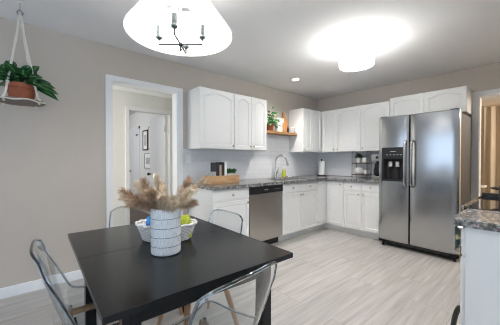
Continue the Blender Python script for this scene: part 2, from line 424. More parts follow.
# hall beyond
slab('floor_hall', 'hallfloor', -6.2, -1.10, -5.0, -2.2, -.1, .001)
slab('ceiling_hall', 'hallwall', -6.2, IX - .1, -5.0, -2.2, 2.40, 2.46)
slab('wall_hall', 'hallwall', -6.2, IX - .1, -2.50, -2.40, 0, 2.40)
slab('wall_hall_end', 'hallwall', -6.3, -6.2, -5.0, -2.2, 0, 2.40)
slab('wall_hall_far', 'hallwall', -6.2, IX - .1, -5.06, -5.0, 0, 2.40)
# far room beyond the back doorway
slab('wall_far_room', 'tan', 1.2, 5.0, 2.9, 3.0, 0, H)
slab('wall_far_room_left', 'tan', 1.2, 1.3, .12, 2.9, 0, H)
slab('wall_far_room_right', 'tan', 4.9, 5.0, .12, 2.9, 0, H)
slab('ceiling_far_room', 'ceil', 1.2, 5.0, .12, 3.0, H, H + .1)
# tiled backsplash
b = MB(); b.box(0, .008, -3.03, -.008, .913, 1.37); b.box(0, .008, -1.79, -.897, 1.37, 1.66)
struct(b.build('trim_7', 'tileL', smooth=False))
struct(MB().box(.008, 1.56, -.008, 0, .913, 1.37).build('trim_8', 'tileB', smooth=False))

# ------------------------------------------------------------------ cabinets
def fl(X, Y, Z): return lambda u, v, d: (X + d, Y + u, Z + v)      # faces +x
def fb(X, Y, Z): return lambda u, v, d: (X + u, Y - d, Z + v)      # faces -y
def raised_door(f, w, h, arch=0., th=.02, s=.052, n=14):
    mb = MB()
    def loop(i, d, a):
        top = h - i - a
        pts = [(i, i), (w - i, i), (w - i, top)]
        x0, x1 = w - i - .02 * (a > 0), i + .02 * (a > 0)
        for k in range(n + 1):
            t = k / n; x = x0 + (x1 - x0) * t
            pts.append((x, top + a * (1 - (2 * t - 1) ** 2)))
        pts.append((i, top))
        return [f(u, v, d) for u, v in pts]
    L = [loop(0, 0.0005, 0), loop(0, th - .004, 0), loop(.004, th, 0), loop(s, th, arch), loop(s + .007, th - .008, arch), loop(s + .016, th - .008, arch), loop(s + .038, th - .001, arch * .9)]
    mb.rings(L)
    return mb
def drawer_front(f, w, h, th=.02):
    mb = MB()
    def loop(i, d): return [f(u, v, d) for u, v in ((i, i), (w - i, i), (w - i, h - i), (i, h - i))]
    mb.rings([loop(0, .0005), loop(0, th - .006), loop(.006, th - .003), (loop(.018, th - .003)), loop(.022, th)])
    return mb
def knob(f, u, v, parent, th=.02):
    mb = MB(); R = []
    for r, d in ((.005, th), (.005, th + .012), (.013, th + .016), (.015, th + .022), (.012, th + .028), (.002, th + .030)):
        R.append([f(u + r * cos(2 * pi * j / 12), v + r * sin(2 * pi * j / 12), d) for j in range(12)])
    return mb.rings(R).build('knob', 'knob', parent)

def upper(label, ori, X, Y, Z, w, h, dep, doors, arch=.045, group='white wall cabinets'):
    """doors: list of (u0, u1, knob_u or None)"""
    f = (fl if ori == 'L' else fb)(X, Y, Z)
    c = f(w / 2, 0, -dep / 2); t = thing('wall_cabinet', label, 'cabinet', c, 0, group)
    a, d_ = f(0, 0, -dep), f(w, h, 0)
    MB().box(min(a[0], d_[0]), max(a[0], d_[0]), min(a[1], d_[1]), max(a[1], d_[1]), min(a[2], d_[2]), max(a[2], d_[2]), .002).build('body', 'cab', t)
    for (u0, u1, ku) in doors:
        g = (fl if ori == 'L' else fb)(*f(u0 + .0015, .002, 0))
        dr = raised_door(g, u1 - u0 - .003, h - .004, arch).build('door', 'cab', t)
        if ku is not None: knob(f, ku, .05, dr)
    return t
UB, UT = 1.368, 2.14
g_ = 'white wall cabinets'
upper('single-door white wall cabinet nearest the hall doorway, over the wooden crate', 'L', .306, -2.962, UB, .543, UT - UB, .306, [(0, .543, .51)])
upper('double-door white wall cabinet left of the open shelf, above the dishwasher', 'L', .306, -2.417, UB, .624, UT - UB, .306, [(0, .312, .28), (.312, .624, .344)], .04)
upper('white corner wall cabinet right of the open shelf, above the sink end', 'L', .306, -.895, UB, .895, UT - UB, .306, [(0, .27, .03), (.27, .563, None)], .035)
upper('white wall cabinet pair on the back wall beside the inner corner', 'B', .328, -.306, UB, .757, UT - UB, .305, [(0, .298, .26), (.298, .757, .34)], .045)
upper('white wall cabinet between the corner pair and the fridge, above the coffee maker', 'B', 1.0865, -.306, UB, .452, UT - UB, .305, [(0, .452, .04)], .045)
upper('short raised two-door white cabinet above the stainless fridge', 'B', 1.55, -.32, 1.84, .925, .335, .319, [(0, .452, None), (.452, .925, None)], .04)

CH, CB = .912, .872
def base_unit(label, ori, X, Y, w, doors=(), drawers=(), body=None):
    f = (fl if ori == 'L' else fb)(X, Y, .1)
    c = f(w / 2, -.1, -.3); t = thing('base_cabinet', label, 'cabinet', c, 0, 'white base cabinets')
    hh = CB - .1 - .001
    if body is None:
        a, d_ = f(0, 0, -.58), f(w, hh, 0)
        MB().box(min(a[0], d_[0]), max(a[0], d_[0]), min(a[1], d_[1]), max(a[1], d_[1]), .1, .1 + hh, .0015).build('body', 'cab', t)
        a, d_ = f(.001, -.1, -.58), f(w - .001, 0, -.07)
        MB().box(min(a[0], d_[0]), max(a[0], d_[0]), min(a[1], d_[1]), max(a[1], d_[1]), 0, .0995).build('toe_kick', 'cab', t, smooth=False)
    else: body(t)
    G = fl if ori == 'L' else fb
    for (u0, u1, v0, v1, ku, kv) in doors:
        dr = raised_door(G(*f(u0 + .002, v0, 0)), u1 - u0 - .004, v1 - v0, 0, s=.05).build('door', 'cab', t)
        if ku is not None: knob(f, ku, kv, dr)
    for (u0, u1, v0, v1, kus) in drawers:
        dr = drawer_front(G(*f(u0 + .002, v0, 0)), u1 - u0 - .004, v1 - v0).build('drawer', 'cab', t)
        for ku in kus: knob(f, ku, (v0 + v1) / 2, dr)
    return t
FX = .592
def sink_body(t):
    y0, y1, zt = -1.748, -.873, CB - .001
    b = MB(); b.box(.012, FX, y0, y0 + .018, .1, zt); b.box(.012, FX, y1 - .018, y1, .1, zt)
    b.box(.012, FX, y0 + .018, y1 - .018, .1, .118); b.box(.012, .018, y0 + .018, y1 - .018, .118, zt); b.box(FX - .018, FX, y0 + .018, y1 - .018, .118, zt)
    b.build('body', 'cab', t, smooth=False)
    MB().box(.012, FX - .07, y0 + .001, y1 - .001, 0, .0995).build('toe_kick', 'cab', t, smooth=False)
# left run; heights v are above the .10 m toe kick
base_unit('white base cabinet with one drawer at the counter end left of the dishwasher', 'L', FX, -2.952, .558,
          [(0, .558, .012, .615, .52, .575)], [(0, .558, .625, .762, [.28])])
base_unit('white two-door sink base cabinet right of the dishwasher under the faucet', 'L', FX, -1.748, .875,
          [(0, .438, .012, .615, .405, .575), (.438, .875, .012, .615, .47, .575)], [(0, .875, .625, .762, [.22, .65])], sink_body)
def corner_body(t):
    poly = [(.012, -.872), (FX, -.872), (FX, -.592), (.934, -.592), (.934, -.012), (.012, -.012)]
    MB().prism(poly, .1, CB - .001, .0015).build('body', 'cab', t)
    MB().prism([(.012, -.871), (FX - .07, -.871), (FX - .07, -.522), (.933, -.522), (.933, -.012), (.012, -.012)], 0, .0995).build('toe_kick', 'cab', t, smooth=False)
t = base_unit('white corner base cabinet with two tall doors meeting at the inner corner', 'L', FX, -.872, .28,
              [(0, .255, .012, .762, None, None)], [], corner_body)
dr = raised_door(fb(.616, -.592, .112), .316, .75, 0, s=.05).build('door', 'cab', t); knob(fb(.614, -.592, .1), .275, .71, dr)
base_unit('white base cabinet with two drawers over two doors beside the fridge', 'B', .936, -.592, .612,
          [(0, .302, .012, .615, .265, .575), (.302, .612, .012, .615, .34, .575)], [(0, .302, .625, .762, [.145]), (.302, .612, .625, .762, [.455])])

# granite worktop: L shape with a sink cut-out
def grid_slab(xs, ys, keep, z0, z1):
    mb = MB(); cells = {(i, j) for i in range(len(xs) - 1) for j in range(len(ys) - 1) if keep((xs[i] + xs[i + 1]) / 2, (ys[j] + ys[j + 1]) / 2)}
    for i, j in cells:
        x0, x1, y0, y1 = xs[i], xs[i + 1], ys[j], ys[j + 1]
        mb.add([(x0, y0, z1), (x1, y0, z1), (x1, y1, z1), (x0, y1, z1)], [(0, 1, 2, 3)]); mb.add([(x0, y0, z0), (x1, y0, z0), (x1, y1, z0), (x0, y1, z0)], [(3, 2, 1, 0)])
        for (di, dj, p, q) in ((-1, 0, (x0, y0), (x0, y1)), (1, 0, (x1, y0), (x1, y1)), (0, -1, (x0, y0), (x1, y0)), (0, 1, (x0, y1), (x1, y1))):
            if (i + di, j + dj) not in cells:
                mb.add([(*p, z0), (*q, z0), (*q, z1), (*p, z1)], [(0, 1, 2, 3)])
    bmesh.ops.remove_doubles(mb.bm, verts=mb.bm.verts, dist=1e-5)
    es = [e for e in mb.bm.edges if len(e.link_faces) == 2 and e.calc_face_angle(0) > 1 and all(v.co.z > z1 - 1e-4 for v in e.verts)]
    bmesh.ops.bevel(mb.bm, geom=es, offset=.006, segments=2, affect='EDGES')
    return mb
SX0, SX1, SY0, SY1 = .16, .54, -1.66, -.94
o = grid_slab([.009, SX0, SX1, .645, 1.548], [-2.972, SY0, SY1, -.645, -.009],
              lambda x, y: (x < .645 or y > -.645) and not (SX0 < x < SX1 and SY0 < y < SY1), CB, CH).build('countertop', 'granite')
tag(o, 'L-shaped speckled brown-grey granite worktop along the left and back walls', 'countertop')
# sink bowl
t = thing('sink', 'stainless undermount sink bowl set in the granite below the faucet', 'sink', (.35, -1.3, CB - .2))
b = MB(); z1 = CB - .0005
def rr(x0, x1, y0, y1, r, z, n=5):
    P = []
    for cx, cy, a0 in ((x1 - r, y1 - r, 0), (x0 + r, y1 - r, 90), (x0 + r, y0 + r, 180), (x1 - r, y0 + r, 270)):
        for k in range(n + 1):
            a = radians(a0 + 90 * k / n); P.append((cx + r * cos(a), cy + r * sin(a), z))
    return P
# the bowl hangs inside the cabinet through the opening
e = .004
b.rings([rr(SX0 + e, SX1 - e, SY0 + e, SY1 - e, .03, CH - .012), rr(SX0 + e, SX1 - e, SY0 + e, SY1 - e, .03, CB - .0), rr(SX0 + .02, SX1 - .02, SY0 + .02, SY1 - .02, .05, CB - .03)], cap=False)
b.bm.faces.new([b.bm.verts[-1 - i] for i in range(24)]) if False else None
b.bm.verts.ensure_lookup_table(); b.bm.faces.new(b.bm.verts[-24:])
b.build('bowl', 'chrome', t)
MB().lathe([(.03, 0), (.03, .004), (.02, .004)], (.35, -1.3, CB - .0295), 16).build('drain', 'blackmetal', t)

# faucet
t = thing('faucet', 'tall brushed-nickel gooseneck faucet rising behind the sink', 'faucet', (.09, -1.35, CH))
MB().lathe([(.028, 0), (.028, .006), (.02, .012), (.0185, .11), (.014, .13)], (.09, -1.35, CH + .0005), 20).build('base', 'chrome', t)
pts = [(.09, -1.35, CH + .12), (.09, -1.35, CH + .28)]
for k in range(1, 15):
    a = pi * k / 14 * 1.02; pts.append((.09 + .10 * (1 - cos(a)) * .72, -1.35 + .10 * (1 - cos(a)) * .62, CH + .28 + .105 * sin(a)))
MB().tube(pts, .0135, 10).build('spout', 'chrome', t)
p = pts[-1]; MB().tube([(p[0], p[1], p[2] + .01), (p[0] + .008, p[1] + .006, p[2] - .03), (p[0] + .014, p[1] + .01, p[2] - .065)], [.015, .0185, .02], 12).build('spray_head', 'chrome', t)
MB().tube([(.09, -1.34, CH + .075), (.094, -1.315, CH + .085), (.10, -1.30, CH + .13), (.102, -1.295, CH + .19)], [.011, .010, .008, .0065], 8).build('handle', 'chrome', t)

# dishwasher
t = thing('dishwasher', 'stainless dishwasher with black control strip under the counter', 'dishwasher', (.32, -2.071, 0))
MB().box(.03, .585, -2.386, -1.756, .1, CB - .003).build('body', 'black', t, smooth=False)
MB().box(.586, .618, -2.386, -1.756, .115, .765, .005).build('door', 'steel_dw', t)
cp = MB().box(.586, .622, -2.386, -1.756, .768, CB - .004, .004).build('control_panel', 'black', t)
for k in range(5): MB().box(.6215, .6225, -1.93 + k * .03, -1.915 + k * .03, .812, .818).build('button', 'bookgrey', cp, smooth=False)
MB().box(.6215, .6225, -2.13, -2.06, .81, .82).build('badge', 'bookgrey', cp, smooth=False)
MB().box(.615, .624, -2.2, -1.94, .772, .785, .002).build('pull', 'blackmetal', t)
MB().box(.06, .53, -2.386, -1.756, .001, .099).build('toe_kick', 'black', t, smooth=False)

# ------------------------------------------------------------------ fridge
FX0, FX1, FY, FZ = 1.559, 2.482, -.76, 1.828
t = thing('refrigerator', 'tall stainless side-by-side refrigerator with ice dispenser', 'refrigerator', (2.02, -.4, 0))
MB().box(FX0 + .004, FX1 - .004, FY + .075, -.045, .05, FZ - .035, .006).build('body', 'fridgeside', t)
XS = 1.955
def fdoor(x0, x1, hole=None):
    mb = MB(); n = 12; z0, z1 = .095, FZ; yb = FY + .072
    def yf(x): # gently bowed front with rounded side edges
        u = (x - (x0 + x1) / 2) / ((x1 - x0) / 2); return FY + .010 * abs(u) ** 2.2 + .016 * max(0, (abs(u) - .93) / .07) ** 2
    xs = sorted(set([x0 + (x1 - x0) * k / n for k in range(n + 1)] + [x0 + .006, x1 - .006] + ([hole[0], hole[1]] if hole else [])))
    zs = [z0, z0 + .01] + ([hole[2], hole[3]] if hole else []) + [z1 - .012, z1]
    def yy(x, z): return yf(x) + (.01 if z in (z0, z1) else 0)
    for i in range(len(xs) - 1):
        for j in range(len(zs) - 1):
            xm, zm = (xs[i] + xs[i + 1]) / 2, (zs[j] + zs[j + 1]) / 2
            if hole and hole[0] < xm < hole[1] and hole[2] < zm < hole[3]: continue
            mb.add([(xs[a], yy(xs[a], zs[c]), zs[c]) for a, c in ((i, j), (i + 1, j), (i + 1, j + 1), (i, j + 1))], [(0, 1, 2, 3)])
        mb.add([(xs[i], yy(xs[i], z0), z0), (xs[i + 1], yy(xs[i + 1], z0), z0), (xs[i + 1], yb, z0), (xs[i], yb, z0)], [(0, 1, 2, 3)])
        mb.add([(xs[i], yy(xs[i], z1), z1), (xs[i + 1], yy(xs[i + 1], z1), z1), (xs[i + 1], yb, z1), (xs[i], yb, z1)], [(0, 1, 2, 3)])
    for x in (x0, x1):
        for j in range(len(zs) - 1):
            mb.add([(x, yy(x, zs[j]), zs[j]), (x, yy(x, zs[j + 1]), zs[j + 1]), (x, yb, zs[j + 1]), (x, yb, zs[j])], [(0, 1, 2, 3)])
    mb.add([(x0, yb, z0), (x1, yb, z0), (x1, yb, z1), (x0, yb, z1)], [(0, 1, 2, 3)])
    return mb
HX0, HX1, HZ0, HZ1 = 1.612, 1.900, .935, 1.392
d1 = fdoor(FX0, XS - .004, (HX0, HX1, HZ0, HZ1)).build('freezer_door', 'steel', t)
d2 = fdoor(XS + .004, FX1).build('fridge_door', 'steel', t)
# dispenser in the freezer door
b = MB(); yf = FY - .004; CZ = 1.235
b.box(HX0 - .006, HX1 + .006, yf, yf + .02, CZ, HZ1 + .006, .004)                       # control head
b.box(HX0 - .006, HX0 + .02, yf, yf + .02, HZ0 - .006, CZ); b.box(HX1 - .02, HX1 + .006, yf, yf + .02, HZ0 - .006, CZ)
b.box(HX0 + .02, HX1 - .02, yf, yf + .02, HZ0 - .006, HZ0 + .015)
disp = b.build('dispenser', 'black', d1)
b = MB(); x0, x1, z0, z1 = HX0 + .02, HX1 - .02, HZ0 + .015, CZ
b.add([(x0, yf + .02, z0), (x1, yf + .02, z0), (x1, yf + .02, z1), (x0, yf + .02, z1), (x0 + .02, yf + .075, z0 + .01), (x1 - .02, yf + .075, z0 + .01), (x1 - .02, yf + .075, z1), (x0 + .02, yf + .075, z1)],
      [(0, 1, 5, 4), (1, 2, 6, 5), (3, 0, 4, 7), (2, 3, 7, 6), (4, 5, 6, 7)])
b.build('recess', 'darkgap', d1, smooth=False)
b = MB(); b.box(1.69, 1.735, yf + .022, yf + .06, 1.13, 1.20, .008); b.build('paddle', 'bookgrey', d1)
b = MB(); b.box(1.78, 1.825, yf + .022, yf + .06, 1.13, 1.20, .008); b.build('paddle', 'bookgrey', d1)
b = MB(); b.lathe([(.075, .0), (.06, .10), (.045, .14)], (1.756, yf + .068, .962), 16, sx=1, sy=.35); b.build('drip_guard', 'blackmetal', d1)
for k in range(5): MB().box(1.665 + k * .045, 1.69 + k * .045, yf - .001, yf + .001, 1.29, 1.299).build('button', 'bookgrey', d1, smooth=False)
MB().box(1.72, 1.79, yf - .001, yf + .001, 1.335, 1.345).build('display', 'bookgrey', d1, smooth=False)
for x, d in ((XS - .038, d1), (XS + .040, d2)):
    P = [(x, FY + .01, 1.475), (x, FY - .03, 1.470), (x, FY - .052, 1.44), (x, FY - .058, 1.35), (x, FY - .060, 1.17), (x, FY - .058, .99), (x, FY - .052, .90), (x, FY - .03, .875), (x, FY + .01, .87)]
    MB().tube(P, [.015, .016, .0165, .016, .016, .016, .0165, .016, .015], 10).build('handle', 'chrome', d)
MB().box(FX0 + .02, FX1 - .02, FY + .085, FY + .12, .03, .092).build('grille', 'black', t, smooth=False)
for x in (FX0 + .05, FX1 - .05):
    MB().lathe([(.018, 0), (.018, .03), (.01, .035), (.01, .06)], (x, FY + .06, 0.0005), 10).build('foot', 'blackmetal', t)
    MB().box(x - .05, x + .05, FY + .02, FY + .075, .06, .09, .006).build('hinge_bracket', 'blackmetal', t)
for x in (FX0 + .06, FX1 - .06):
    MB().box(x - .04, x + .04, FY + .03, FY + .11, FZ - .034, FZ + .012, .005).build('hinge_cover', 'fridgeside', t)

# ------------------------------------------------------------------ peninsula: cabinet, worktop end, stove
t = thing('base_cabinet', 'white base cabinet end panel at the right foreground under granite', 'cabinet', (3.15, -2.62, 0), 0, 'white base cabinets')
MB().box(2.872, 3.49, -2.82, -2.425, .1, CB - .001, .0015).build('body', 'cab', t)
MB().box(2.876, 3.49, -2.826, -2.8205, 0.0, CB - .001).build('end_panel', 'cab', t, smooth=False)
MB().box(2.93, 3.49, -2.815, -2.425, 0, .0995).build('toe_kick', 'cab', t, smooth=False)
fr = lambda u, v, d: (2.872 - d, -2.43 - u, .1 + v)
d = raised_door(fr, .385, .60, 0).build('door', 'cab', t)
dd = drawer_front(lambda u, v, d: (2.872 - d, -2.43 - u, .715 + v), .385, .145).build('drawer', 'cab', t)
knob(lambda u, v, d: (2.872 - d, -2.43 - u, .715 + v), .34, .08, dd)
b = MB(); b.prism([(2.815, -2.415), (2.815, -2.80), (2.83, -2.84), (2.86, -2.853), (3.49, -2.853), (3.49, -2.415)], CB, CH, .006)
tag(b.build('countertop', 'granite'), 'short granite worktop piece at the right edge in front of the stove', 'countertop')

t = thing('stove', 'black glass-top stove with silver trim behind the short worktop', 'stove', (3.15, -2.03, 0))
MB().box(2.845, 3.49, -2.408, -1.62, .02, .895, .004).build('body', 'black', t)
MB().box(2.795, 3.49, -2.408, -1.62, .897, .915, .004).build('cooktop', 'glassblack', t)
b = MB(); b.box(2.785, 2.8, -2.41, -1.618, .897, .925, .004); b.build('trim_strip', 'chrome', t)
MB().box(2.79, 3.49, -1.63, -1.605, .9155, .945, .006).build('rear_lip', 'black', t)
dv = MB().box(2.81, 2.844, -2.40, -1.63, .2, .80, .006).build('oven_door', 'glassblack', t)
b = MB(); b.tube([(2.82, -2.37, .76), (2.765, -2.37, .765), (2.755, -2.35, .765), (2.755, -1.68, .765), (2.765, -1.66, .765), (2.82, -1.66, .76)], .012, 10); b.build('handle', 'chrome', dv)
MB().box(2.815, 2.844, -2.40, -1.63, .81, .893, .004).build('control_panel', 'steel', t)
for k in range(4):
    b = MB(); y = -2.3 + k * .19; b.tube([(2.815, y, .85), (2.788, y, .85)], [.02, .017], 12); b.build('dial', 'chrome', t)
MB().box(2.815, 2.844, -2.40, -1.63, .04, .19, .004).build('drawer', 'black', t)
# dish towel over the oven handle
b = MB(); n = 8
R = []
for k in range(n + 1):
    y = -2.36 + .16 * k / n; w = .006 * sin(k * 1.7)
    R.append([(2.738 + w, y, .60), (2.737 + w * .5, y, .70), (2.738, y, .765), (2.755, y, .782), (2.772, y, .765), (2.774, y, .64), (2.771, y, .64), (2.7695, y, .765), (2.755, y, .779), (2.741, y, .765), (2.741 + w * .5, y, .70), (2.742 + w, y, .60)])
b.rings(R)
tag(b.build('dish_towel', 'greenitem'), 'pale grey-green dish towel hanging from the oven handle', 'towel')
# pan with side handle on the stove
t = thing('cooking_pot', 'black pot with side handle on the stove at the right edge', 'pot', (3.02, -1.80, .9155))
MB().lathe([(.10, .001), (.11, .012), (.112, .10), (.116, .104), (.108, .104), (.104, .02), (.0005, .015)], (3.02, -1.80, .9155), 28).build('vessel', 'black', t)
b = MB(); b.tube([(2.912, -1.84, 1.0), (2.878, -1.845, 1.004), (2.868, -1.82, 1.005), (2.868, -1.78, 1.005), (2.878, -1.755, 1.004), (2.912, -1.76, 1.0)], .007, 8); b.build('handle', 'black', t)
b = MB(); b.lathe([(.113, 0), (.10, .014), (.05, .026), (.012, .03), (.010, .045), (.018, .052), (.014, .064), (.001, .066)], (3.02, -1.80, 1.0205), 28); b.build('lid', 'black', t)
# hose loop by the cabinet end
b = MB(); P = [(2.86 - .04 * sin(a) , -2.70 + .012 * cos(a * 2), .2225 + .20 * cos(a)) for a in [2 * pi * k / 28 for k in range(28)]]
P = [(2.842 + .034 * cos(a), -2.76 + .11 * sin(a) * .3, .20 + .185 * sin(a)) for a in [2 * pi * k / 32 for k in range(32)]]
b.tube(P, .013, 8, closed=True)
tag(b.build('hose_loop', 'hose'), 'black rubber loop sticking out low beside the foreground end panel', 'hose')

# ------------------------------------------------------------------ dining table
TX0, TX1, TY0, TY1, TZ = 1.117, 2.283, -4.409, -3.534, .745
t = thing('dining_table', 'black-brown wooden dining table with a centre seam', 'table', ((TX0 + TX1) / 2, (TY0 + TY1) / 2, 0), radians(-1.6))
MB().box(TX0, 1.6695, TY0, TY1, TZ - .025, TZ, .002).build('tabletop', 'table', t)
MB().box(1.6705, TX1, TY0, TY1, TZ - .025, TZ, .002).build('tabletop', 'table', t)
i = .085
for q in ((TX0 + i, TX1 - i, TY0 + i - .01, TY0 + i + .01), (TX0 + i, TX1 - i, TY1 - i - .01, TY1 - i + .01)):
    MB().box(*q, TZ - .105, TZ - .0255).build('apron', 'table', t, smooth=False)
for q in ((TX0 + i - .01, TX0 + i + .01, TY0 + i + .02, TY1 - i - .02), (TX1 - i - .01, TX1 - i + .01, TY0 + i + .02, TY1 - i - .02)):
    MB().box(*q, TZ - .105, TZ - .0255).build('apron', 'table', t, smooth=False)
for x in (TX0 + .11, TX1 - .11):
    for y in (TY0 + .11, TY1 - .11):
        MB().box(x - .03, x + .03, y - .03, y + .03, .0005, TZ - .0255, .003).build('leg', 'table', t)

# ------------------------------------------------------------------ clear chairs
PR = [(.215, .425), (.20, .442), (.16, .452), (.08, .447), (0, .440), (-.08, .438), (-.135, .445), (-.172, .470), (-.195, .515), (-.216, .58), (-.236, .65), (-.256, .72), (-.276, .785), (-.290, .825)]
HW = [.19, .21, .228, .24, .248, .252, .254, .252, .246, .238, .228, .217, .204, .190]
def catm(L, t):
    n = len(L) - 1; x = t * n; i = min(int(x), n - 1); f = x - i
    p = [L[max(0, min(n, i + k))] for k in (-1, 0, 1, 2)]
    return .5 * (2 * p[1] + (p[2] - p[0]) * f + (2 * p[0] - 5 * p[1] + 4 * p[2] - p[3]) * f * f + (3 * p[1] - p[0] - 3 * p[2] + p[3]) * f ** 3)
PX, PZ = [p[0] for p in PR], [p[1] for p in PR]
def shell_pt(s, t):
    # rounded outline at the top corners and the front corners
    a = abs(t)
    if s > .5: s = .5 + (s - .5) * (1 - .13 * a ** 4)
    else: s = .5 - (.5 - s) * (1 - .06 * a ** 5)
    x, z, w = catm(PX, s), catm(PZ, s), catm(HW, s)
    dx, dz = catm(PX, min(1, s + .01)) - catm(PX, max(0, s - .01)), catm(PZ, min(1, s + .01)) - catm(PZ, max(0, s - .01))
    l = sqrt(dx * dx + dz * dz) or 1; nx, nz = dz / l, -dx / l            # towards the sitter
    curl = (.020 + .034 * sin(pi * min(1, max(0, (s - .25) / .6)))) * a ** 3.2
    return Vector((x + nx * curl, w * t * (1 - .02 * a), z + nz * curl))
def make_chair(label):
    t = thing('clear_chair', label, 'chair', (0, 0, 0), 0, 'clear chairs at the dining table')
    NS, NT = 40, 20; mb = MB()
    ts = [sin(pi / 2 * (2 * j / NT - 1)) for j in range(NT + 1)]
    V = [[shell_pt(k / NS, u) for u in ts] for k in range(NS + 1)]
    # outer and inner skins with a real thickness
    th = .005
    def nrm(k, j):
        a = V[min(k + 1, NS)][j] - V[max(k - 1, 0)][j]; c = V[k][min(j + 1, NT)] - V[k][max(j - 1, 0)]
        n = a.cross(c); n.normalize(); return n
    N_ = [[nrm(k, j) for j in range(NT + 1)] for k in range(NS + 1)]
    A = [[mb.bm.verts.new(V[k][j] + N_[k][j] * th / 2) for j in range(NT + 1)] for k in range(NS + 1)]
    B = [[mb.bm.verts.new(V[k][j] - N_[k][j] * th / 2) for j in range(NT + 1)] for k in range(NS + 1)]
    for k in range(NS):
        for j in range(NT):
            mb.bm.faces.new((A[k][j], A[k][j + 1], A[k + 1][j + 1], A[k + 1][j])); mb.bm.faces.new((B[k + 1][j], B[k + 1][j + 1], B[k][j + 1], B[k][j]))
    bd = [(0, j) for j in range(NT)] + [(k, NT) for k in range(NS)] + [(NS, j) for j in range(NT, 0, -1)] + [(k, 0) for k in range(NS, 0, -1)]
    for q in range(len(bd)):
        (k, j), (k2, j2) = bd[q], bd[(q + 1) % len(bd)]
        mb.bm.faces.new((A[k][j], B[k][j], B[k2][j2], A[k2][j2]))
    sh = mb.build('shell', 'clear', t, local=True)
    rim = MB(); rim.tube([V[k][j] for k, j in bd], .0062, 8, closed=True); rim.build('rim', 'clearrim', sh, local=True)
    # wooden legs, braces and dark bolts
    tops = {}
    for sx in (1, -1):
        for sy in (1, -1):
            a = Vector((.13 * sx - .01, .125 * sy, .415)); c = Vector((.215 * sx - .015, .205 * sy, .0005))
            tops[sx, sy] = a
            lg = MB(); lg.tube([a, a.lerp(c, .12), a.lerp(c, .5), c], [.019, .021, .018, .012], 12); lg.build('leg', 'legwood', t, local=True)
    for sy in (1, -1):
        bb = MB(); bb.tube([tops[1, sy] + Vector((.03, 0, -.012)), tops[-1, sy] + Vector((-.03, 0, -.012))], .017, 10); bb.build('brace', 'legwood', t, local=True)
    for sx in (1, -1):
        bb = MB(); bb.tube([tops[sx, 1] + Vector((-.02 * sx, 0, -.05)), tops[sx, -1] + Vector((-.02 * sx, 0, -.05))], .007, 8); bb.build('crossbar', 'blackmetal', t, local=True)
        for sy in (1, -1):
            bb = MB(); bb.tube([tops[sx, sy] + Vector((0, 0, -.002)), tops[sx, sy] + Vector((0, 0, .026))], .009, 8); bb.build('bolt', 'chrome', t, local=True)
    return t
chair = make_chair('clear plastic chair in the foreground with its back towards the viewer')
chair.location = (2.19, -4.045, 0); chair.rotation_euler = (0, 0, radians(187))
for loc, rz, lab in (((1.615, -4.29, 0), 87, 'clear plastic chair on the left side of the table in front of the bare wall'),
                     ((1.545, -3.70, 0), -90, 'clear plastic chair on the kitchen side of the table before the white drawer cabinet'),
                     ((1.06, -3.87, 0), 0, 'clear plastic chair at the far table end in front of the hall doorway')):
    c = copy_tree(chair); c.location = loc; c.rotation_euler = (0, 0, radians(rz)); c['label'] = lab

# ------------------------------------------------------------------ vase, pampas, basket
VC = (1.853, -4.046, TZ)
t = thing('vase', 'white-washed cylindrical vase with thin dark bands on the table', 'vase', VC)
b = MB(); b.lathe([(.066, .001), (.073, .006), (.075, .014), (.076, .230), (.0745, .236), (.070, .236), (.069, .226), (.067, .02), (.0005, .016)], VC, 48); b.build('vessel', 'vase', t)
for z in (.047, .093, .139, .186):
    b = MB(); P = [(VC[0] + .0762 * cos(a), VC[1] + .0762 * sin(a), VC[2] + z) for a in [2 * pi * k / 48 for k in range(48)]]
    b.tube(P, .0013, 5, closed=True); b.build('band', 'vaseband', t)
# plumes: (screen-right amount, height, towards viewer, length)
RV, FV = Vector((.656, .755, 0)), Vector((-.755, .656, 0))
def plume(rt, up, fw, L, seed):
    rnd = random.Random(seed)
    d = Vector((RV * rt + FV * fw + Vector((0, 0, up)))).normalized()
    base = Vector(VC) + Vector((0, 0, .03)) - Vector((d.x, d.y, 0)) * .035
    mouth = Vector(VC) + Vector((0, 0, .230)) + Vector((d.x, d.y, 0)).normalized() * min(.05, .055 * sqrt(d.x ** 2 + d.y ** 2) + .012)
    tip = mouth + d * L * 1.07
    sag = Vector((0, 0, -.03 * (1 - d.z)))
    def ax(t):  # along the plume from the mouth to the tip
        return mouth.lerp(tip, t) + sag * (t * t) * 1.5
    th = thing('pampas_plume', 'x', 'dried flower', tuple(base), 0, 'pampas plumes in the vase')
    MB().tube([base, mouth] + [ax(t) for t in (.2, .5, .8)], [.0022, .002, .0018, .0014, .0008], 5).build('stalk', 'pampasstem', th)
    mb = MB(); u = d.orthogonal().normalized(); w = d.cross(u)
    for k in range(1000):
        s = rnd.uniform(-.02, 1.0); p = ax(s); a = rnd.uniform(0, 2 * pi)
        wid = (.30 + .70 * sin(pi * min(.97, max(.06, s * .74 + .20))) ** .7) * .041
        out = (u * cos(a) + w * sin(a)); l = rnd.uniform(.012, .032)
        q = p + out * wid * rnd.uniform(.4, .8) + d * l * .5
        r = p + out * wid * rnd.uniform(.6, 1.15) + d * l * 1.1 + Vector((0, 0, -.012 * rnd.random())) + Vector((rnd.uniform(-1, 1), rnd.uniform(-1, 1), 0)) * .004
        sd = out.cross(d).normalized() * .0010
        mb.add([p - sd, p + sd, q + sd * .9, q - sd * .9, r], [(0, 1, 2, 3), (3, 2, 4)])
    o = mb.build('plume', ('pampas', 'pampas_dark', 'pampas_pale')[(0, 2, 1, 1, 2, 0, 1, 0, 2, 1, 0, 1, 1, 0)[seed - 50]], th, smooth=False); return th
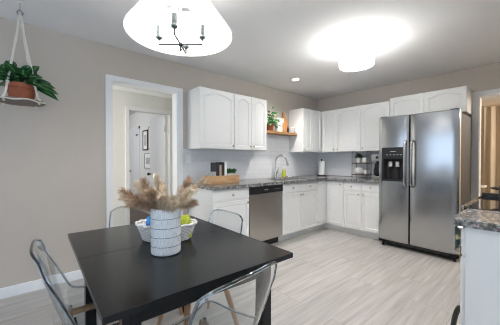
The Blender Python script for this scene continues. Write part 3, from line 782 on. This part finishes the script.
PL = [(-1.0, .42, .1, .19, 'lowest pampas plume leaning far left over the table'),
      (-.75, .70, .35, .20, 'pale pampas plume leaning left before the hall doorway'),
      (-.62, .55, -.35, .18, 'near left pampas plume drooping towards the viewer'),
      (-.45, .95, -.1, .16, 'upright pampas plume left of the tallest one'),
      (-.10, 1.0, -.22, .165, 'tallest pampas plume standing at the middle of the vase'),
      (.12, .8, -.6, .11, 'short pampas plume leaning towards the viewer at the middle'),
      (.42, .85, .2, .165, 'pampas plume leaning right beside the tallest one'),
      (.72, .80, .1, .20, 'longest pampas plume leaning right against the white cabinet side'),
      (.62, .72, -.3, .15, 'shorter pampas plume on the right near the vase rim'),
      (.95, .45, .2, .10, 'thin pampas plume lying lowest on the right'),
      (-.30, .70, .6, .16, 'pampas plume leaning away behind the others on the left'),
      (-.85, .35, -.2, .13, 'short pampas plume low on the left over the vase rim'),
      (-.2, .8, -.5, .125, 'brown pampas plume left of middle close to the rim'),
      (.35, .55, -.55, .11, 'short pampas plume over the front right rim')]
for k, (a, b_, c, L, lab) in enumerate(PL): plume(a, b_, c, L, 50 + k)['label'] = lab

# wicker basket
BC, BR = Vector((1.632, -3.948, TZ)), radians(49)
def bpt(a, z, s):  # ellipse
    f = .79 + .21 * z / .095
    x, y = .172 * f * s * cos(a), .112 * f * s * sin(a)
    return BC + Vector((x * cos(BR) - y * sin(BR), x * sin(BR) + y * cos(BR), z))
t = thing('basket', 'small white oval wicker basket behind the vase on the table', 'basket', tuple(BC))
b = MB(); b.rings([[bpt(2 * pi * j / 40, z, s) for j in range(40)] for z, s in ((.001, .9), (.002, .985), (.09, .975), (.09, .955), (.006, .96), (.005, .5))]); b.build('lining', 'basket', t)
b = MB(); n = 96; rows = 9
for r in range(rows):
    z = .008 + r * .0098
    b.tube([bpt(2 * pi * k / n, z, 1 + .018 * (1 if (k // 2 + r) % 2 else -1)) for k in range(n)], .0052, 5, closed=True)
b.build('weave', 'basket', t)
b = MB(); b.tube([bpt(2 * pi * k / 64, .099 + .003 * sin(k * pi / 2), 1.03) for k in range(64)], .0085, 8, closed=True); b.build('rim', 'basket', t)
# contents
def place_local(u, v, z): return BC + Vector((u * cos(BR) - v * sin(BR), u * sin(BR) + v * cos(BR), z))
def packet(name, m, u, v, L, Wd, Hh, tilt, rot, label, cat, zb=.012):
    mb = MB(); n = 9; R = []
    mat = Matrix.Translation(place_local(u, v, zb)) @ Matrix.Rotation(BR + rot, 4, 'Z') @ Matrix.Rotation(tilt, 4, 'Y')
    for k in range(n + 1):
        s = k / n; f = sin(pi * min(1, max(0.06, s * .92 + .04))) ** .5
        R.append([mat @ Vector((L * (.5 - .5 + .5 * cos(a) * (.9 + .1 * f)), Wd * .5 * f * sin(a), Hh * s)) for a in [2 * pi * j / 16 for j in range(16)]])
    mb.rings(R); return tag(mb.build(name, m), label, cat)
packet('snack_packet', 'blue', -.085, -.015, .085, .045, .125, .10, .2, 'blue wrapped packet standing at the left in the wicker basket', 'packet')
packet('snack_packet', 'paper', -.055, .035, .07, .035, .105, .05, -.1, 'white packet behind the blue one in the wicker basket', 'packet')
packet('snack_packet', 'lime', .118, -.02, .085, .05, .135, -.10, .15, 'lime-yellow packet at the right in the wicker basket', 'packet')
packet('snack_packet', 'tape', .105, .045, .07, .03, .11, -.05, -.2, 'tan packet behind the lime-yellow one in the wicker basket', 'packet')

# ------------------------------------------------------------------ leaves
def leaf(mb, uvl, base, d, up, L, Wd, bend=.3, fold=.15, n=6):
    d = d.normalized(); sd = d.cross(up).normalized(); nn = sd.cross(d).normalized()
    rows = []
    for k in range(n + 1):
        s = k / n; wv = Wd * .5 * (sin(pi * s ** .8) ** .8 if 0 < s < 1 else .0) + .0004
        c = base + d * (L * s) - Vector((0, 0, 1)) * (bend * L * s * s) + nn * 0
        rows.append([mb.bm.verts.new(c - sd * wv + nn * fold * wv), mb.bm.verts.new(c), mb.bm.verts.new(c + sd * wv + nn * fold * wv)])
    for k in range(n):
        for j in range(2):
            f = mb.bm.faces.new((rows[k][j], rows[k][j + 1], rows[k + 1][j + 1], rows[k + 1][j]))
            for lp, (kk, jj) in zip(f.loops, ((k, j), (k, j + 1), (k + 1, j + 1), (k + 1, j))): lp[uvl].uv = (kk / n, jj / 2)
def leafy(name, m, parent, specs):
    mb = MB(); uvl = mb.bm.loops.layers.uv.new('UVMap')
    for sp in specs: leaf(mb, uvl, *sp)
    return mb.build(name, m, parent)

# hanging planter
HC = Vector((.39, -4.62, 0)); BZ = 1.700
t = thing('hanging_shelf', 'macrame hanging shelf with white ropes and weathered board at upper left', 'hanging shelf', (HC.x, HC.y, BZ - .02))
b = MB(); b.lathe([(.15, -.018), (.153, -.014), (.153, -.003), (.15, 0)], (HC.x, HC.y, BZ), 40); b.build('board', 'greywood', t)
b = MB(); b.tube([(HC.x, HC.y, H), (HC.x, HC.y, H - .03), (HC.x + .012, HC.y, H - .045), (HC.x + .012, HC.y, H - .06), (HC.x, HC.y, H - .068), (HC.x - .012, HC.y, H - .058)], .003, 8); b.build('hook', 'chrome', t)
b = MB(); b.lathe([(.016, -.004), (.016, 0)], (HC.x, HC.y, H), 16); b.build('hook_plate', 'plate', t)
b = MB(); rz_ = H - .085; b.tube([(HC.x + .0, HC.y + .018 * cos(a), rz_ + .018 * sin(a)) for a in [2 * pi * k / 20 for k in range(20)]], .0035, 8, closed=True); b.build('ring', 'greywood', t)
for k in range(4):
    a = radians(45 + 90 * k + 4)
    e = Vector((HC.x + .138 * cos(a), HC.y + .138 * sin(a), BZ))
    k1 = Vector((HC.x + .014 * cos(a), HC.y + .014 * sin(a), 2.30))
    top = Vector((HC.x + .004 * cos(a), HC.y + .004 * sin(a), rz_ - .018))
    b = MB(); b.tube([top, k1, k1.lerp(e, .35), k1.lerp(e, .8), e + Vector((0, 0, .004)), e + Vector((.008 * cos(a), .008 * sin(a), -.03))], .008, 7)
    ro = b.build('rope', 'rope', t)
    for p in (k1, k1.lerp(e, .8), e + Vector((.004 * cos(a), .004 * sin(a), .004))):
        b = MB(); b.ball(p, .013, 1.4, 6); b.build('knot', 'rope', ro)
b = MB(); b.tube([(HC.x + .155 * cos(a), HC.y + .155 * sin(a), BZ - .012 + .006 * sin(6 * a)) for a in [2 * pi * k / 48 for k in range(48)]], .0055, 6, closed=True); b.build('rope_edge', 'rope', t)
for y_, l in ((-.012, .10), (.014, .085)):
    b = MB(); b.tube([(HC.x, HC.y + y_ * .3, rz_ - .02), (HC.x + .01, HC.y + y_, rz_ - .06), (HC.x + .012, HC.y + y_ * 1.4, rz_ - .06 - l)], [.005, .006, .007], 6); b.build('tassel', 'rope', t)
t = thing('potted_plant', 'leafy dark-green plant in a terracotta pot on the hanging shelf', 'plant', (HC.x, HC.y + .005, BZ))
pc = (HC.x, HC.y + .005, BZ + .0005)
b = MB(); b.lathe([(.072, 0), (.075, .004), (.092, .088), (.1, .09), (.104, .125), (.096, .127), (.09, .1), (.0005, .098)], pc, 36); b.build('pot', 'terra', t)
b = MB(); b.lathe([(.089, .1), (.05, .104), (.0005, .106)], pc, 24); b.build('soil', 'soil', t)
rnd = random.Random(4); sp = []
for k in range(74):
    a = rnd.uniform(0, 2 * pi); el = rnd.uniform(.05, 1.25); r0 = rnd.uniform(.01, .06)
    d = Vector((cos(a) * cos(el), sin(a) * cos(el), sin(el)))
    bs = Vector(pc) + Vector((r0 * cos(a), r0 * sin(a), .115 + .10 * rnd.random() * sin(el) + .02))
    sp.append((bs, d, Vector((.8, -.1, .6)), rnd.uniform(.11, .165), rnd.uniform(.055, .078), rnd.uniform(.25, .6), .2))
for dy, dz, L in ((.9, -.10, .19), (.95, -.35, .20), (.8, .12, .17), (.85, .35, .15), (-.6, .75, .16), (-.4, .95, .17), (-.9, .3, .17)):
    sp.append((Vector(pc) + Vector((.05, .05 * (1 if dy > 0 else -1), .135)), Vector((.2, dy, dz)), Vector((.9, 0, .5)), L, .07, .25, .2))
leafy('foliage', 'leaf', t, sp)

# ------------------------------------------------------------------ lamps
PC = Vector((1.75, -3.91, 1.95)); R0, R1, SH = .30, .15, .22; AZ = PC.z - .05
t = thing('pendant_lamp', 'large white tapered pendant lamp over the dining table', 'lamp', (PC.x, PC.y, PC.z))
b = MB(); b.lathe([(R0, 0), (R0 + .0, .012), (R1, SH), (R1 - .003, SH), (R0 - .004, .012), (R0 - .004, 0), (R0, 0)], PC, 64, cap=False); sh = b.build('shade', 'shade', t)
b = MB(); b.tube([(PC.x, PC.y, AZ), (PC.x, PC.y, PC.z + SH + .06), (PC.x, PC.y, H - .03)], .007, 10); b.build('rod', 'chrome', t)
b = MB(); b.lathe([(.06, -.03), (.065, -.01), (.065, 0)], (PC.x, PC.y, H - .0005), 28); b.build('canopy', 'chrome', t)
for k in range(3):
    b = MB(); a = k * 2 * pi / 3; b.tube([(PC.x, PC.y, PC.z + SH - .01), (PC.x + (R1 - .002) * cos(a), PC.y + (R1 - .002) * sin(a), PC.z + SH - .008)], .003, 6); b.build('spider_arm', 'chrome', t)
b = MB(); b.ball((PC.x, PC.y, AZ), .014, 1, 8); b.tube([(PC.x, PC.y, AZ), (PC.x, PC.y, AZ - .03)], .005, 8); b.ball((PC.x, PC.y, AZ - .03), .008, 1.2, 6); b.build('hub', 'blackmetal', t)
for k in range(4):
    a = radians(49 + 90 * k); ex = Vector((PC.x + .125 * cos(a), PC.y + .125 * sin(a), AZ))
    arm = MB(); arm.tube([(PC.x, PC.y, AZ), ex, ex + Vector((0, 0, .03))], .0055, 8); am = arm.build('arm', 'blackmetal', t)
    b = MB(); b.lathe([(.010, .03), (.019, .038), (.019, .046), (.014, .058), (.014, .060)], ex, 14); b.build('cup', 'sleeve', am)
    b = MB(); b.lathe([(.016, .0602), (.016, .108), (.012, .112)], ex, 14); b.build('sleeve', 'sleeve', am)
    b = MB(); b.lathe([(.010, .1122), (.016, .122), (.017, .136), (.010, .158), (.001, .170)], ex, 14); b.build('bulb', 'bulb', am)
point('pendant_glow', (PC.x, PC.y, PC.z + .12), 17, (1, .96, .92), .08)

FC = Vector((1.79, -1.88, 0)); FR = .175
t = thing('ceiling_lamp', 'white drum ceiling lamp on a chrome mount over the kitchen floor', 'lamp', (FC.x, FC.y, 2.22))
b = MB(); b.lathe([(.05, -.02), (.062, -.014), (.062, 0)], (FC.x, FC.y, H - .0005), 28); b.build('canopy', 'chrome', t)
b = MB(); b.tube([(FC.x, FC.y, H - .02), (FC.x, FC.y, 2.235)], .006, 8); b.build('stem', 'chrome', t)
b = MB(); b.lathe([(FR - .0015, 2.405), (FR, 2.403), (FR, 2.247), (FR - .0015, 2.245)], (FC.x, FC.y, 0), 56, cap=False); b.build('shade', 'drumshade', t)
b = MB(); b.lathe([(FR - .003, 2.2515), (FR - .003, 2.404)], (FC.x, FC.y, 0), 56, cap=False); b.build('lining', 'paper', t)  # opaque skin added to keep the shade's glow off the ceiling
b = MB(); b.lathe([(.001, 2.2518), (FR - .006, 2.2518)], (FC.x, FC.y, 0), 56, cap=False); b.build('lining', 'paper', t)  # hidden disc added to stop the diffuser glowing upward
b = MB(); b.lathe([(FR - .002, 2.249), (.001, 2.249)], (FC.x, FC.y, 0), 48, cap=False); b.build('diffuser', 'drumshade', t)
b = MB(); b.lathe([(.001, 2.228), (.011, 2.232), (.009, 2.242), (.014, 2.246)], (FC.x, FC.y, 0), 14); b.build('finial', 'chrome', t)
for k in range(2):
    b = MB(); a = pi * k + .4; b.ball((FC.x + .07 * cos(a), FC.y + .07 * sin(a), 2.33), .028, 1.2, 8); b.build('bulb', 'bulb', t)
point('ceiling_lamp_glow', (FC.x, FC.y, 2.285), 4, (1, .99, .98), .06)

for x, y, w, lab in ((.56, -1.395, 70, 'small round recessed downlight in the ceiling near the open shelf'), (2.55, -2.45, 70, 'unseen recessed downlight added in the ceiling above the short worktop')):  # the second one is out of view, added to brighten the kitchen
    t = thing('recessed_light', lab, 'lamp', (x, y, H), 0, 'recessed downlights')
    b = MB(); b.lathe([(.062, -.004), (.062, -.0005), (.05, -.0005), (.05, -.004), (.062, -.004)], (x, y, H), 28, cap=False); b.build('ring', 'plate', t)
    b = MB(); b.lathe([(.049, -.0035), (.049, -.0008)], (x, y, H), 24); b.build('lens', 'downlight', t)
    l = bpy.data.lights.new('downlight_glow', 'SPOT'); l.energy = w; l.spot_size = radians(125); l.spot_blend = .8; l.color = (1, .95, .89); l.shadow_soft_size = .05
    o = bpy.data.objects.new('downlight_glow', l); COL.objects.link(o); o.location = (x, y, H - .01)
point('far_room_glow', (4.3, 1.5, 2.2), 85, (1, .90, .78), .15)
area('vestibule_fill', (-.62, -4.27, 1.3), (radians(90), 0, radians(180)), .8, 1.9, 12, (1, .98, .93))  # unseen fill panel added to light the vestibule evenly, no window there

# ------------------------------------------------------------------ open shelf and things on it
o = MB().box(.009, .20, -1.785, -.90, 1.662, 1.70, .003).build('wall_shelf', 'shelfwood'); tag(o, 'thick honey-brown wooden shelf between the two left wall cabinets', 'shelf')
SZ = 1.7005
t = thing('potted_plant', 'green trailing plant in a terracotta pot on the wooden wall shelf', 'plant', (.11, -1.52, SZ))
pc = (.11, -1.51, SZ)
b = MB(); b.lathe([(.05, 0), (.066, .085), (.072, .087), (.074, .12), (.066, .12), (.06, .1), (.0005, .1)], pc, 28); b.build('pot', 'terra', t)
b = MB(); b.lathe([(.06, .1), (.0005, .106)], pc, 20); b.build('soil', 'soil', t)
rnd = random.Random(9); sp = []
for k in range(62):
    a = rnd.uniform(-1.9, 1.9) + .6; el = rnd.uniform(-.2, 1.25)
    d = Vector((cos(a) * cos(el) * .7, sin(a) * cos(el), sin(el)))
    r = rnd.uniform(.03, .10) * (1.2 if sin(a) > 0 else .8)
    bs = Vector(pc) + Vector((r * cos(a) * .6, r * sin(a) * 1.7, .12 + rnd.random() * .21 * max(0, sin(el) + .3) - .05 * (sin(a) > .5) * rnd.random()))
    if bs.x < .04: bs.x = .04 + rnd.random() * .03
    d.x = abs(d.x)
    sp.append((bs, d, Vector((.3, 0, 1)), rnd.uniform(.065, .095), rnd.uniform(.05, .07), .45, .2))
leafy('foliage', 'leaf2', t, sp)
b = MB()
for k in range(5):
    a = k * 1.3; b.tube([Vector(pc) + Vector((.02 * cos(a), .02 * sin(a), .10)), Vector(pc) + Vector((.03 + .03 * abs(cos(a)), .06 * sin(a), .2 + .02 * k))], .003, 5)
b.build('stems', 'stem', t)
# white print leaning on the wall
m_ = Matrix.Translation((.02, -1.20, SZ)) @ Matrix.Rotation(radians(9), 4, 'Y')
t = thing('picture_frame', 'white framed print leaning behind the plant on the wooden shelf', 'picture', (.03, -1.2, SZ))
b = MB(); b.prism([(0, -.085), (.012, -.085), (.012, .085), (0, .085)], .001, .26, .002, m=m_); b.build('frame', 'plate', t)
b = MB(); b.prism([(.0122, -.07), (.0132, -.07), (.0132, .07), (.0122, .07)], .015, .245, m=m_); b.build('print', 'paper', t)
# paddle cutting board
b = MB(); pts = [(-.07, 0), (.07, 0), (.078, .03), (.078, .2), (.06, .245), (.03, .265), (.021, .29), (.02, .36), (.014, .372), (-.014, .372), (-.02, .36), (-.021, .29), (-.03, .265), (-.06, .245), (-.078, .2), (-.078, .03)]
m2 = Matrix.Translation((.060, -1.04, SZ + .011)) @ Matrix.Rotation(radians(-5), 4, 'Y') @ Matrix.Rotation(radians(8), 4, 'X') @ Matrix(((0, 0, 1, 0), (1, 0, 0, 0), (0, 1, 0, 0), (0, 0, 0, 1)))
b.prism(pts, 0, .015, .003, m=m2)
tag(b.build('cutting_board', 'boardwood'), 'orange-brown paddle cutting board leaning on the wooden shelf', 'cutting board')
for k in range(3):
    b = MB(); z = SZ + k * .028
    b.lathe([(.03, .0), (.045, .004), (.064, .05), (.066, .052), (.062, .052), (.043, .010), (.0005, .008)], (.125, -.972, z), 28)
    tag(b.build('bowl', 'white'), ['lowest white bowl of the nested stack on the wooden shelf', 'middle white bowl of the nested stack on the wooden shelf', 'top white bowl of the nested stack on the wooden shelf'][k], 'bowl', 'white bowls on the shelf')
b = MB(); b.lathe([(.014, 0), (.017, .003), (.017, .07), (.009, .085), (.009, .10), (.011, .112), (.0005, .113)], (.155, -1.10, SZ), 16)
tag(b.build('spice_bottle', 'bookdark'), 'small dark bottle before the cutting board on the wooden shelf', 'bottle')

# ------------------------------------------------------------------ things on the worktop
Z = CH + .0005
# crate with books and plant; runs along y near the wall
CX, CY0, CY1 = .27, -2.815, -2.36
t = thing('wooden_crate', 'long low wooden crate on the granite left of the dishwasher', 'crate', (CX, (CY0 + CY1) / 2, Z))
MB().box(CX - .09, CX + .09, CY0, CY1, Z, Z + .012, .002).build('bottom', 'cratewood', t)
MB().box(CX + .078, CX + .092, CY0, CY1, Z + .0125, Z + .105, .003).build('side_board', 'cratewood', t)
MB().box(CX - .092, CX - .078, CY0, CY1, Z + .0125, Z + .105, .003).build('side_board', 'cratewood', t)
for y in (CY0, CY1 - .014):
    MB().box(CX - .0775, CX + .0775, y, y + .014, Z + .0125, Z + .105, .003).build('end_board', 'cratewood', t)
zb = Z + .0125
for (y, th, hh, dp, m, lab) in ((-2.772, .048, .145, .10, 'bookgrey', 'low grey book at the left of the wooden crate'),
                                (-2.72, .048, .265, .14, 'bookdark', 'tall dark book second from the left in the crate'),
                                (-2.668, .030, .235, .13, 'tape', 'tan book between the dark books in the crate'),
                                (-2.634, .042, .268, .14, 'bookdark', 'tall dark book touching the white book in the crate'),
                                (-2.588, .034, .272, .14, 'paper', 'tall white book beside the plant in the crate')):
    tk = thing('book', lab, 'book', (CX, y + th / 2, zb), 0, 'books in the crate')
    x1 = CX + .06; c = .0025
    b = MB(); b.box(x1 - dp, x1, y, y + c, zb, zb + hh); b.box(x1 - dp, x1, y + th - c, y + th, zb, zb + hh); b.box(x1 - c, x1, y + c, y + th - c, zb, zb + hh)
    bk = b.build('cover', m, tk, smooth=False)
    MB().box(x1 - dp + .004, x1 - c - .0003, y + c + .0003, y + th - c - .0003, zb + .003, zb + hh - .004).build('pages', 'paper', tk, smooth=False)
t = thing('potted_plant', 'bushy green succulent in a grey trough standing in the crate', 'plant', (CX + .01, -2.46, zb))
MB().box(CX - .045, CX + .062, -2.545, -2.38, zb, zb + .115, .008).build('pot', 'greypot', t)
MB().box(CX - .038, CX + .055, -2.538, -2.387, zb + .1155, zb + .119).build('soil', 'soil', t, smooth=False)
rnd = random.Random(3); sp = []
for k in range(150):
    x, y = CX + rnd.uniform(-.035, .052), rnd.uniform(-2.54, -2.38); a = rnd.uniform(0, 2 * pi); el = rnd.uniform(.35, 1.4)
    sp.append((Vector((x, y, zb + .115 + rnd.random() * .035)), Vector((cos(a) * cos(el), sin(a) * cos(el), sin(el))), Vector((.1, .05, 1)), rnd.uniform(.03, .055), .016, .1, .25, 4))
leafy('foliage', 'leaf3', t, sp)
# soap bottle by the sink
t = thing('soap_bottle', 'yellow-green dish soap bottle standing right of the faucet', 'bottle', (.09, -1.125, Z))
sc = (.09, -1.135, Z)
M['soap'] = pm('yellow_soap', (.55, .52, .10), .25, noise=.2, scale=20)
b = MB(); b.lathe([(.03, 0), (.034, .006), (.034, .09), (.026, .125), (.014, .14), (.012, .15)], sc, 24, sx=1, sy=1.15); b.build('body', 'soap', t)
b = MB(); b.lathe([(.014, .1505), (.014, .17), (.005, .172), (.005, .195)], sc, 16); b.tube([(sc[0], sc[1], sc[2] + .195), (sc[0] + .035, sc[1], sc[2] + .193)], .005, 8); b.build('pump', 'plate', t)
b = MB(); b.lathe([(.0345, .03), (.0345, .08)], sc, 24, sx=1, sy=1.15, cap=False); b.build('label_band', 'lime', t)
# sponge dish
b = MB().box(.10, .14, -1.04, -.97, Z, Z + .02, .006); tag(b.build('sponge', 'white'), 'small white sponge lying on the granite behind the sink', 'sponge')
# paper towel
t = thing('paper_towel_holder', 'white paper towel roll on a dark stand at the counter corner', 'paper towel', (.25, -.22, Z))
pc = (.255, -.215, Z)
b = MB(); b.lathe([(.078, 0), (.08, .004), (.08, .014), (.074, .018)], pc, 32); b.build('base', 'blackmetal', t)
b = MB(); b.lathe([(.02, .019), (.062, .019), (.0625, .28), (.02, .28), (.02, .019)], pc, 36, cap=False); b.build('roll', 'paper', t)
b = MB(); b.lathe([(.006, .018), (.006, .295), (.014, .30), (.016, .312), (.010, .324), (.001, .328)], pc, 16); b.build('rod', 'blackmetal', t)
# two-tier stand
t = thing('tiered_stand', 'two-tier black wire stand with dark wooden shelves beside the coffee maker', 'shelf', (1.02, -.16, Z))
for z in (.045, .245):
    MB().box(.885, 1.165, -.25, -.08, Z + z, Z + z + .016, .003).build('tier', 'darkwood', t)
for x in (.893, 1.157):
    b = MB(); b.tube([(x, -.243, Z), (x, -.243, Z + .44), (x, -.235, Z + .452), (x, -.095, Z + .452), (x, -.087, Z + .44), (x, -.087, Z)], .0045, 7); b.build('wire_frame', 'blackmetal', t)
zt, zl = Z + .2615, Z + .0615
t = thing('potted_plant', 'dark green herb in a white pot on the top tier of the wire stand', 'plant', (.975, -.17, zt))
pc = (.975, -.17, zt)
b = MB(); b.lathe([(.036, 0), (.045, .07), (.047, .086), (.042, .086), (.038, .07), (.0005, .07)], pc, 24); b.build('pot', 'white', t)
rnd = random.Random(13); sp = []
for k in range(70):
    a = rnd.uniform(0, 2 * pi); el = rnd.uniform(0, 1.4); d = Vector((cos(a) * cos(el) * 1.2, sin(a) * cos(el) * .9, sin(el)))
    sp.append((Vector(pc) + Vector((0, 0, .085)) + d * rnd.uniform(.01, .05), d, Vector((.1, .1, 1)), rnd.uniform(.045, .07), .038, .35, .2, 4))
leafy('foliage', 'leaf4', t, sp)
def mug(label, c, r, h, side):
    t = thing('mug', label, 'mug', c)
    b = MB(); b.lathe([(r * .85, 0), (r, .006), (r, h), (r - .004, h), (r - .005, .01), (.0005, .008)], c, 24); b.build('cup', 'white', t)
    b = MB(); b.tube([(c[0] + side * (r - .002), c[1], c[2] + h * .8), (c[0] + side * (r + .022), c[1], c[2] + h * .75), (c[0] + side * (r + .026), c[1], c[2] + h * .45), (c[0] + side * (r - .002), c[1], c[2] + h * .2)], .005, 7); b.build('handle', 'white', t)
    return t
mug('white mug beside the herb pot on the top tier', (1.085, -.165, zt), .042, .085, 1)
t = thing('teapot', 'round white teapot on the lower tier of the wire stand', 'teapot', (.975, -.165, zl))
pc = (.985, -.165, zl)
b = MB(); b.lathe([(.045, 0), (.066, .02), (.078, .055), (.07, .095), (.045, .115), (.03, .118)], pc, 28); b.build('body', 'white', t)
b = MB(); b.lathe([(.034, .1185), (.03, .128), (.01, .134), (.008, .142), (.012, .15), (.001, .155)], pc, 20); b.build('lid', 'greypot', t)
b = MB(); b.tube([(pc[0] - .070, pc[1], pc[2] + .085), (pc[0] - .086, pc[1], pc[2] + .085), (pc[0] - .089, pc[1], pc[2] + .05), (pc[0] - .068, pc[1], pc[2] + .035)], .006, 8); b.build('handle', 'white', t)
t = mug('white mug filled with a dark drink beside the round teapot', (1.105, -.165, zl), .038, .075, 1)
b = MB(); b.lathe([(.033, .066), (.0005, .067)], (1.105, -.165, zl), 20); b.build('drink', 'soil', t)
# coffee maker beside the fridge
t = thing('coffee_maker', 'black and silver coffee maker squeezed between wire stand and fridge', 'coffee maker', (1.36, -.2, Z))
MB().box(1.262, 1.46, -.32, -.06, Z, Z + .05, .006).build('base', 'chrome', t)
MB().box(1.262, 1.46, -.13, -.06, Z + .0505, Z + .29, .004).build('water_tank', 'black', t)
hd = MB().box(1.262, 1.46, -.32, -.06, Z + .2905, Z + .40, .008).build('head', 'chrome', t)
MB().box(1.275, 1.447, -.326, -.3205, Z + .30, Z + .39, .002).build('front_panel', 'bookgrey', hd)
b = MB(); b.tube([(1.36, -.326, Z + .35), (1.36, -.345, Z + .35)], .02, 16); b.build('dial', 'black', hd)
b = MB(); b.lathe([(.06, .001), (.086, .02), (.09, .09), (.07, .17), (.072, .195), (.0005, .196)], (1.355, -.222, Z + .0505), 24); b.build('carafe', 'glassblack', t)
# outlets on the tile
for y, z, lab in ((-2.947, 1.24, 'white switch plate on the tile next to the hall doorway'), (-1.862, 1.19, 'white outlet plate on the tile above the dishwasher')):
    t = thing('outlet_plate', lab, 'outlet', (.008, y, z))
    pl = MB().box(.0085, .0135, y - .036, y + .036, z - .058, z + .058, .002).build('plate', 'plate', t)
    MB().box(.0137, .016, y - .017, y + .017, z - .034, z + .034, .001).build('insert', 'trim', pl)

# ------------------------------------------------------------------ hall: open door, second door, pictures
t = struct(MB().box(-1.93, -1.205, -2.765, -2.73, .012, 1.985, .003).build('door_1', 'trim'))
b = MB(); b.tube([(-1.86, -2.766, .95), (-1.86, -2.80, .95)], .012, 10); b.ball((-1.86, -2.815, .95), .027, 1, 8); b.build('knob', 'black', t)
for z in (.25, 1.75):
    b = MB(); b.tube([(-1.2, -2.77, z - .045), (-1.2, -2.77, z + .045)], .008, 8); b.build('hinge', 'chrome', t)
b = MB(); b.box(-4.06, -3.36, -2.508, -2.5, .01, 1.98); b.box(-4.12, -4.06, -2.515, -2.5, 0, 2.04); b.box(-3.36, -3.30, -2.515, -2.5, 0, 2.04); b.box(-4.12, -3.30, -2.515, -2.5, 1.98, 2.04)
t2 = struct(b.build('door_2', 'trim', smooth=False))
b = MB(); b.tube([(-3.98, -2.509, .93), (-3.98, -2.545, .93)], .014, 10); b.ball((-3.98, -2.56, .93), .03, 1, 8); b.build('knob', 'black', t2)
b = MB(); b.tube([(-3.42, -2.509, 1.84), (-3.42, -2.545, 1.83), (-3.42, -2.55, 1.80)], .012, 8); b.build('hook', 'black', t2)
for x0, x1, z0, z1, m, lab in ((-3.06, -2.74, 1.44, 1.90, 'blackmetal', 'black framed print on the hall wall, upper left of the three'),
                               (-2.70, -2.42, 1.45, 1.96, 'tape', 'pale framed print on the hall wall, upper right of the three'),
                               (-2.96, -2.54, 1.02, 1.38, 'bookgrey', 'grey framed print hanging lowest on the hall wall')):
    t = thing('framed_picture', lab, 'picture', ((x0 + x1) / 2, -2.5, z0))
    w = .025
    b = MB(); b.box(x0, x1, -2.522, -2.501, z0, z0 + w); b.box(x0, x1, -2.522, -2.501, z1 - w, z1); b.box(x0, x0 + w, -2.522, -2.501, z0 + w, z1 - w); b.box(x1 - w, x1, -2.522, -2.501, z0 + w, z1 - w)
    b.build('frame', m, t, smooth=False)
    MB().box(x0 + w, x1 - w, -2.512, -2.501, z0 + w, z1 - w).build('mat_board', 'paper', t, smooth=False)
    MB().box(x0 + w + .06, x1 - w - .06, -2.5135, -2.5122, z0 + w + .08, z1 - w - .08).build('print', 'art', t, smooth=False)

# ------------------------------------------------------------------ far room: curtains and ledge
def curtain(x0, x1, y, z0, z1, label, pleats):
    b = MB(); n = pleats * 10; R = []
    for k in range(n + 1):
        s = k / n; x = x0 + (x1 - x0) * s; R.append((x, s))
    zs = [z0 + (z1 - z0) * q for q in (0, .3, .6, .85, .95, 1)]
    def P(x, s, z, off):
        amp = .055 * (.55 + .45 * (1 - (z - z0) / (z1 - z0)))
        return (x, y + amp * sin(s * pleats * 2 * pi) + .012 * sin(s * 17 + z * 2) + off, z)
    A = [[b.bm.verts.new(P(x, s, z, 0)) for x, s in R] for z in zs]; B = [[b.bm.verts.new(P(x, s, z, .004)) for x, s in R] for z in zs]
    for q in range(len(zs) - 1):
        for k in range(n):
            b.bm.faces.new((A[q][k], A[q][k + 1], A[q + 1][k + 1], A[q + 1][k])); b.bm.faces.new((B[q][k], B[q + 1][k], B[q + 1][k + 1], B[q][k + 1]))
    for k in range(n):
        b.bm.faces.new((A[0][k], B[0][k], B[0][k + 1], A[0][k + 1])); b.bm.faces.new((A[-1][k], A[-1][k + 1], B[-1][k + 1], B[-1][k]))
    for k in (0, n):
        for q in range(len(zs) - 1): b.bm.faces.new((A[q][k], A[q + 1][k], B[q + 1][k], B[q][k]))
    return tag(b.build('curtain', 'curtain'), label, 'curtain')
curtain(2.27, 3.2, 2.72, .02, 2.33, 'long pleated tan curtain in the room behind the right doorway', 6)
t = thing('curtain_rod', 'thin dark rod carrying the tan curtain in the far room', 'curtain rod', (2.6, 2.72, 2.35))
b = MB(); b.tube([(2.1, 2.72, 2.355), (3.4, 2.72, 2.355)], .012, 10); b.build('rod', 'tape', t)
b = MB(); b.ball((2.09, 2.72, 2.355), .022, 1, 8); b.build('finial', 'tape', t)
for x in (2.2, 3.3):
    b = MB(); b.tube([(x, 2.72, 2.355), (x, 2.899, 2.355)], .007, 8); b.build('bracket', 'tape', t)
tag(MB().box(1.301, 2.34, 2.40, 2.60, .66, .70, .004).build('wall_ledge', 'plate'), 'white ledge seen through the right doorway beside the tan curtain', 'ledge')
